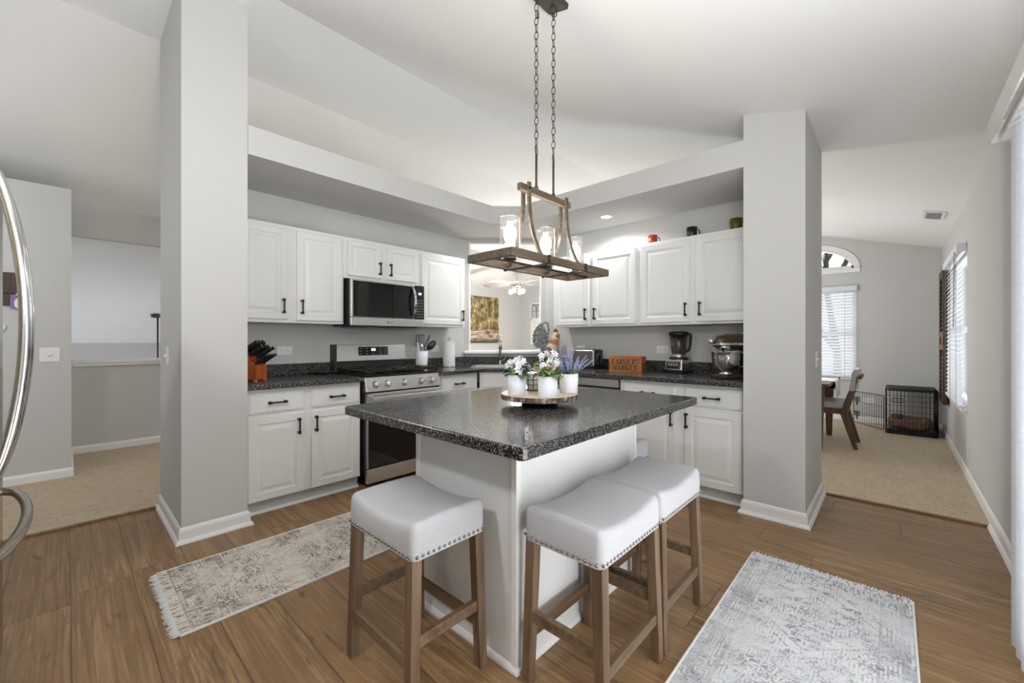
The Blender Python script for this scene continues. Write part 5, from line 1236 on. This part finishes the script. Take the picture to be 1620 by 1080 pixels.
b = B(); b.box(xs0 - .001, YR + .014, 1.10, xs1 + .001, ysf + .004, 1.16); b.box(xs0 - .001, YR + .014, 1.25, xs1 + .001, ysf + .004, 1.31); b.box(xs0 + .09, YR + .02, 1.16, xs1 - .09, ysf - .01, 1.25); done('worn_crossrail', b, 'barnlight', t)
b = B(); b.box(xs0 - .02, YR + .001, 1.08, xs0 + .01, ysf - .01, 1.33); b.box(xs0 - .012, YR + .001, 1.75, xs0 + .01, ysf - .02, 1.80); done('hinge', b, 'black', t)

# wire dog crate with its open door, and a bed inside
cxa, cxb, cya, cyb, czt = 7.20, 7.83, -.395, .075, .58
t = thing('dog_crate', 'black wire dog crate standing open in the corner of the dining area', 'dog crate', ((cxa + cxb) / 2, (cya + cyb) / 2, .012))
def grid(b, o, u, v, w_, h_, nu, nv, r=.0028, er=.006):
    o, u, v = Vector(o), Vector(u), Vector(v)
    for i in range(nu + 1): b.tube([o + u * w_ * i / nu, o + u * w_ * i / nu + v * h_], er if i in (0, nu) else r, 5)
    for j in range(nv + 1): b.tube([o + v * h_ * j / nv, o + u * w_ + v * h_ * j / nv], er if j in (0, nv) else r, 5)
Zv = (0, 0, 1); zb_ = .03
for nm, o, u, w_, n_ in (('front_grid', (cxa, cya, zb_), (0, 1, 0), cyb - cya, 13), ('back_grid', (cxb, cya, zb_), (0, 1, 0), cyb - cya, 13), ('side_grid', (cxa, cya, zb_), (1, 0, 0), cxb - cxa, 17), ('side_grid', (cxa, cyb, zb_), (1, 0, 0), cxb - cxa, 17)):
    b = B(); grid(b, o, u, Zv, w_, czt - zb_, n_, 4); done(nm, b, 'black', t)
b = B(); grid(b, (cxa, cya, czt), (0, 1, 0), (1, 0, 0), cyb - cya, cxb - cxa, 13, 5); b.box(cxa + .02, cya + .02, czt - .02, cxb - .02, cyb - .02, czt - .012); done('top_grid', b, 'black', t)
done('tray', B().box(cxa + .01, cya + .01, .016, cxb - .01, cyb - .01, .035).box(cxa + .01, cya + .01, .035, cxa + .016, cyb - .01, .075).box(cxa + .016, cya + .01, .035, cxb - .01, cya + .016, .075), 'blackplastic', t)
du = Vector((.78, .62, 0)).normalized(); b = B(); grid(b, (cxa - .0 + .02, cyb + .02, .05), du, Zv, .52, .44, 13, 3, .0024, .005)
for z in (.16, .36): p = Vector((cxa + .02, cyb + .02, z)) + du * .42; b.tube([p, p + du * .08, p + du * .08 + Vector((0, 0, .05)), p + Vector((0, 0, .05))], .006, 6, True); b.tube([p + du * .04 + Vector((0, 0, .05)), p + du * .04 - Vector((0, 0, .06))], .007, 6)
done('open_door', b, 'black', t)
b = B()
for z in (.22, .42): b.tube([(cxa - .006, cyb - .16, z), (cxa - .006, cyb - .06, z), (cxa - .006, cyb - .06, z + .05), (cxa - .006, cyb - .16, z + .05)], .006, 6, True)
done('latch', b, 'black', t)
t = thing('dog_bed', 'brown plush dog bed crumpled inside the wire crate', 'dog bed', ((cxa + cxb) / 2, (cya + cyb) / 2, .036))
b = B(); mxx, myy = (cxa + cxb) / 2, (cya + cyb) / 2; n_ = 28
pts = [(mxx + .24 * math.copysign(abs(math.cos(a)) ** .6, math.cos(a)), myy + .165 * math.copysign(abs(math.sin(a)) ** .6, math.sin(a)), .10 + .035 * noise.noise((math.cos(a) * 2, math.sin(a) * 2, 1)) + .03) for a in [2 * PI * i / n_ for i in range(n_)]]
b.tube(pts, [.060 + .012 * noise.noise((i * .7, 2, 5)) for i in range(n_)], 12, True); done('bolster', b, 'bed', t)
b = B(); b.ball((mxx, myy, .085), .2, (1.0, .72, .20), 22); b.ball((mxx - .1, myy - .05, .14), .11, (1, .9, .4), 14); done('cushion', b, 'bed', t)

# dining table, runner and chair
t = thing('dining_table', 'wooden dining table mostly hidden behind the right pillar', 'table', (6.1, 1.35, .012))
done('tabletop', B().box(5.48, .50, .715, 6.70, 2.30, .748), 'chairwood', t, bevel=.006)
done('apron', B().box(5.56, .60, .63, 6.62, 2.22, .715), 'chairwood', t)
for x in (5.595, 6.555):
    for y in (.60, 2.2): b = B(); b.bar((x, y, .714), (x, y, .012), .095, .095, (0, 1, 0), .055, .055); done('leg', b, 'chairwood', t, bevel=.004)
t = thing('table_runner', 'white fringed cloth hanging over the end of the dining table', 'table runner', (6.1, 1.0, .749))
b = B(); b.extr([(5.86, 1.9, .7492), (5.86, .488, .7492), (5.86, .478, .73), (5.86, .474, .62), (5.86, .478, .62), (5.86, .483, .735), (5.86, .49, .7525), (5.86, 1.9, .7525)], (.48, 0, 0)); done('cloth', b, 'runnerfab', t)
b = B()
for i in range(24): x = 5.87 + .46 * i / 23; b.bar((x, .476, .621), (x + random.uniform(-.01, .01), .474, .56), .010, .006, (0, 1, 0), .003, .003)
done('fringe', b, 'runnerfab', t)['kind'] = 'stuff'
t = thing('dining_chair', 'wooden dining chair with grey upholstered seat pushed to the dining table', 'chair', (6.1, .58, .012), 0, local=True)
# local: -y is the back of the chair
for s_ in (-1, 1):
    x = .215 * s_; b = B()
    b.bar((x, -.275, 0), (x, -.165, .40), .034, .040, (0, 1, 0), .034, .062); b.bar((x, -.165, .39), (x, -.285, .80), .034, .062, (0, 1, 0), .030, .036); done('rear_leg', b, 'chairwood', t, bevel=.004)
    b = B(); b.bar((x, .22, .40), (x, .225, 0), .042, .042, (0, 1, 0), .030, .030); done('front_leg', b, 'chairwood', t, bevel=.004)
    b = B(); b.box(x - .014, -.19, .375, x + .014, .215, .43); done('seat_rail', b, 'chairwood', t)
done('seat_rail', B().box(-.20, .195, .375, .20, .225, .43), 'chairwood', t); done('seat_rail', B().box(-.20, -.195, .375, .20, -.165, .43), 'chairwood', t)
done('seat', B().box(-.235, -.18, .43, .235, .245, .505, .03, seg=4), 'chairfab', t, smooth=True)
b = B(); n_ = 10
fr_ = [[b.bm.verts.new((-.25 + .5 * i / n_, -.215 - .025 * (1 - (2 * i / n_ - 1) ** 2) - dp_, z)) for i in range(n_ + 1)] for dp_, z in ((0, .64), (.0, .68), (.022, .84), (.045, .885), (.075, .88), (.062, .83), (.05, .68), (.04, .64))]
for a, c in zip(fr_, fr_[1:] + fr_[:1]):
    for i in range(n_): b.bm.faces.new((a[i], a[i + 1], c[i + 1], c[i]))
b.bm.faces.new([r_[0] for r_ in fr_]); b.bm.faces.new([r_[-1] for r_ in fr_][::-1]); done('backrest', b, 'chairfab', t, bevel=.012)
done('back_rail', B().box(-.225, -.325, .775, .225, -.298, .812, .006), 'chairwood', t)

# ceiling vent
vy = -.30; t = thing('ceiling_vent', 'white rectangular air vent on the sloping dining ceiling', 'vent', (6.05, vy, zc(vy) - .02))
Mv = Matrix.Translation((6.05, vy, zc(vy) - .002)) @ Matrix.Rotation(math.atan(.285), 4, 'X')
b = B()
for q in ((-.17, -.085, .17, -.06), (-.17, .06, .17, .085), (-.17, -.06, -.145, .06), (.145, -.06, .17, .06)): b.box(q[0], q[1], -.010, q[2], q[3], 0, M=Mv)
done('frame', b, 'trim', t, bevel=.002); b = B()
for i in range(7): b.box(-.145, -.055 + .016 * i, -.008, .145, -.047 + .016 * i, -.002, M=Mv)
done('louvers', b, 'greymark', t)

# vertical blinds on the patio door
t = thing('vertical_blind', 'white textured vertical blinds at the patio door on the right edge', 'blind', (2.2, YR + .13, .03))
for i in range(5):
    x = 2.455 - .085 * i; a = -.22; d = Vector((math.cos(a), -math.sin(a), 0)) * .044; c = Vector((x, -.345, 0)); s_ = Vector((d.y, -d.x, 0)).normalized()
    b = B(); P_ = [c - d + s_ * 0, c - d * .35 + s_ * .005, c + d * .35 + s_ * .005, c + d]
    lo = [b.bm.verts.new(p + Vector((0, 0, .035))) for p in P_]; hi = [b.bm.verts.new(p + Vector((0, 0, 2.03))) for p in P_]
    for k in range(3): b.bm.faces.new((lo[k], lo[k + 1], hi[k + 1], hi[k]))
    b2 = [f for f in b.bm.faces]; bmesh.ops.solidify(b.bm, geom=b2, thickness=.0012); done('vane', b, 'vane', t, smooth=True)
done('headrail', B().box(.3, -.375, 2.035, 2.60, -.320, 2.07), 'white', t)
done('valance', B().box(.3, -.300, 2.045, 2.655, -.292, 2.135).box(2.647, YR + .001, 2.045, 2.655, -.300, 2.135), 'valance', t, bevel=.002)

# bare tree outside the arched window
t = thing('bare_tree', 'bare branching tree outside the arched window', 'tree', (11.2, .86, -.3)); b = B(); random.seed(5)
def branch(p, d, L, r, k):
    q = p + d * L * .5 + Vector((random.uniform(-.05, .05), random.uniform(-.05, .05), 0)) * L; e = q + (d + Vector((random.uniform(-.2, .2), random.uniform(-.2, .2), .1))).normalized() * L * .5
    b.tube([p, q, e], [r, r * .85, r * .65], 6 if k > 1 else 4)
    if k:
        for i in range(4 if k > 3 else 2):
            nd = (d + Vector((random.uniform(-.5, .5), random.uniform(-.75, .75), random.uniform(-.1, .45)))).normalized(); branch(e if i else q, nd, L * random.uniform(.5, .72), r * .66, k - 1)
branch(Vector((11.2, .86, -.3)), Vector((0, -.02, 1)).normalized(), 2.55, .08, 6); done('trunk_and_branches', b, 'tree', t)
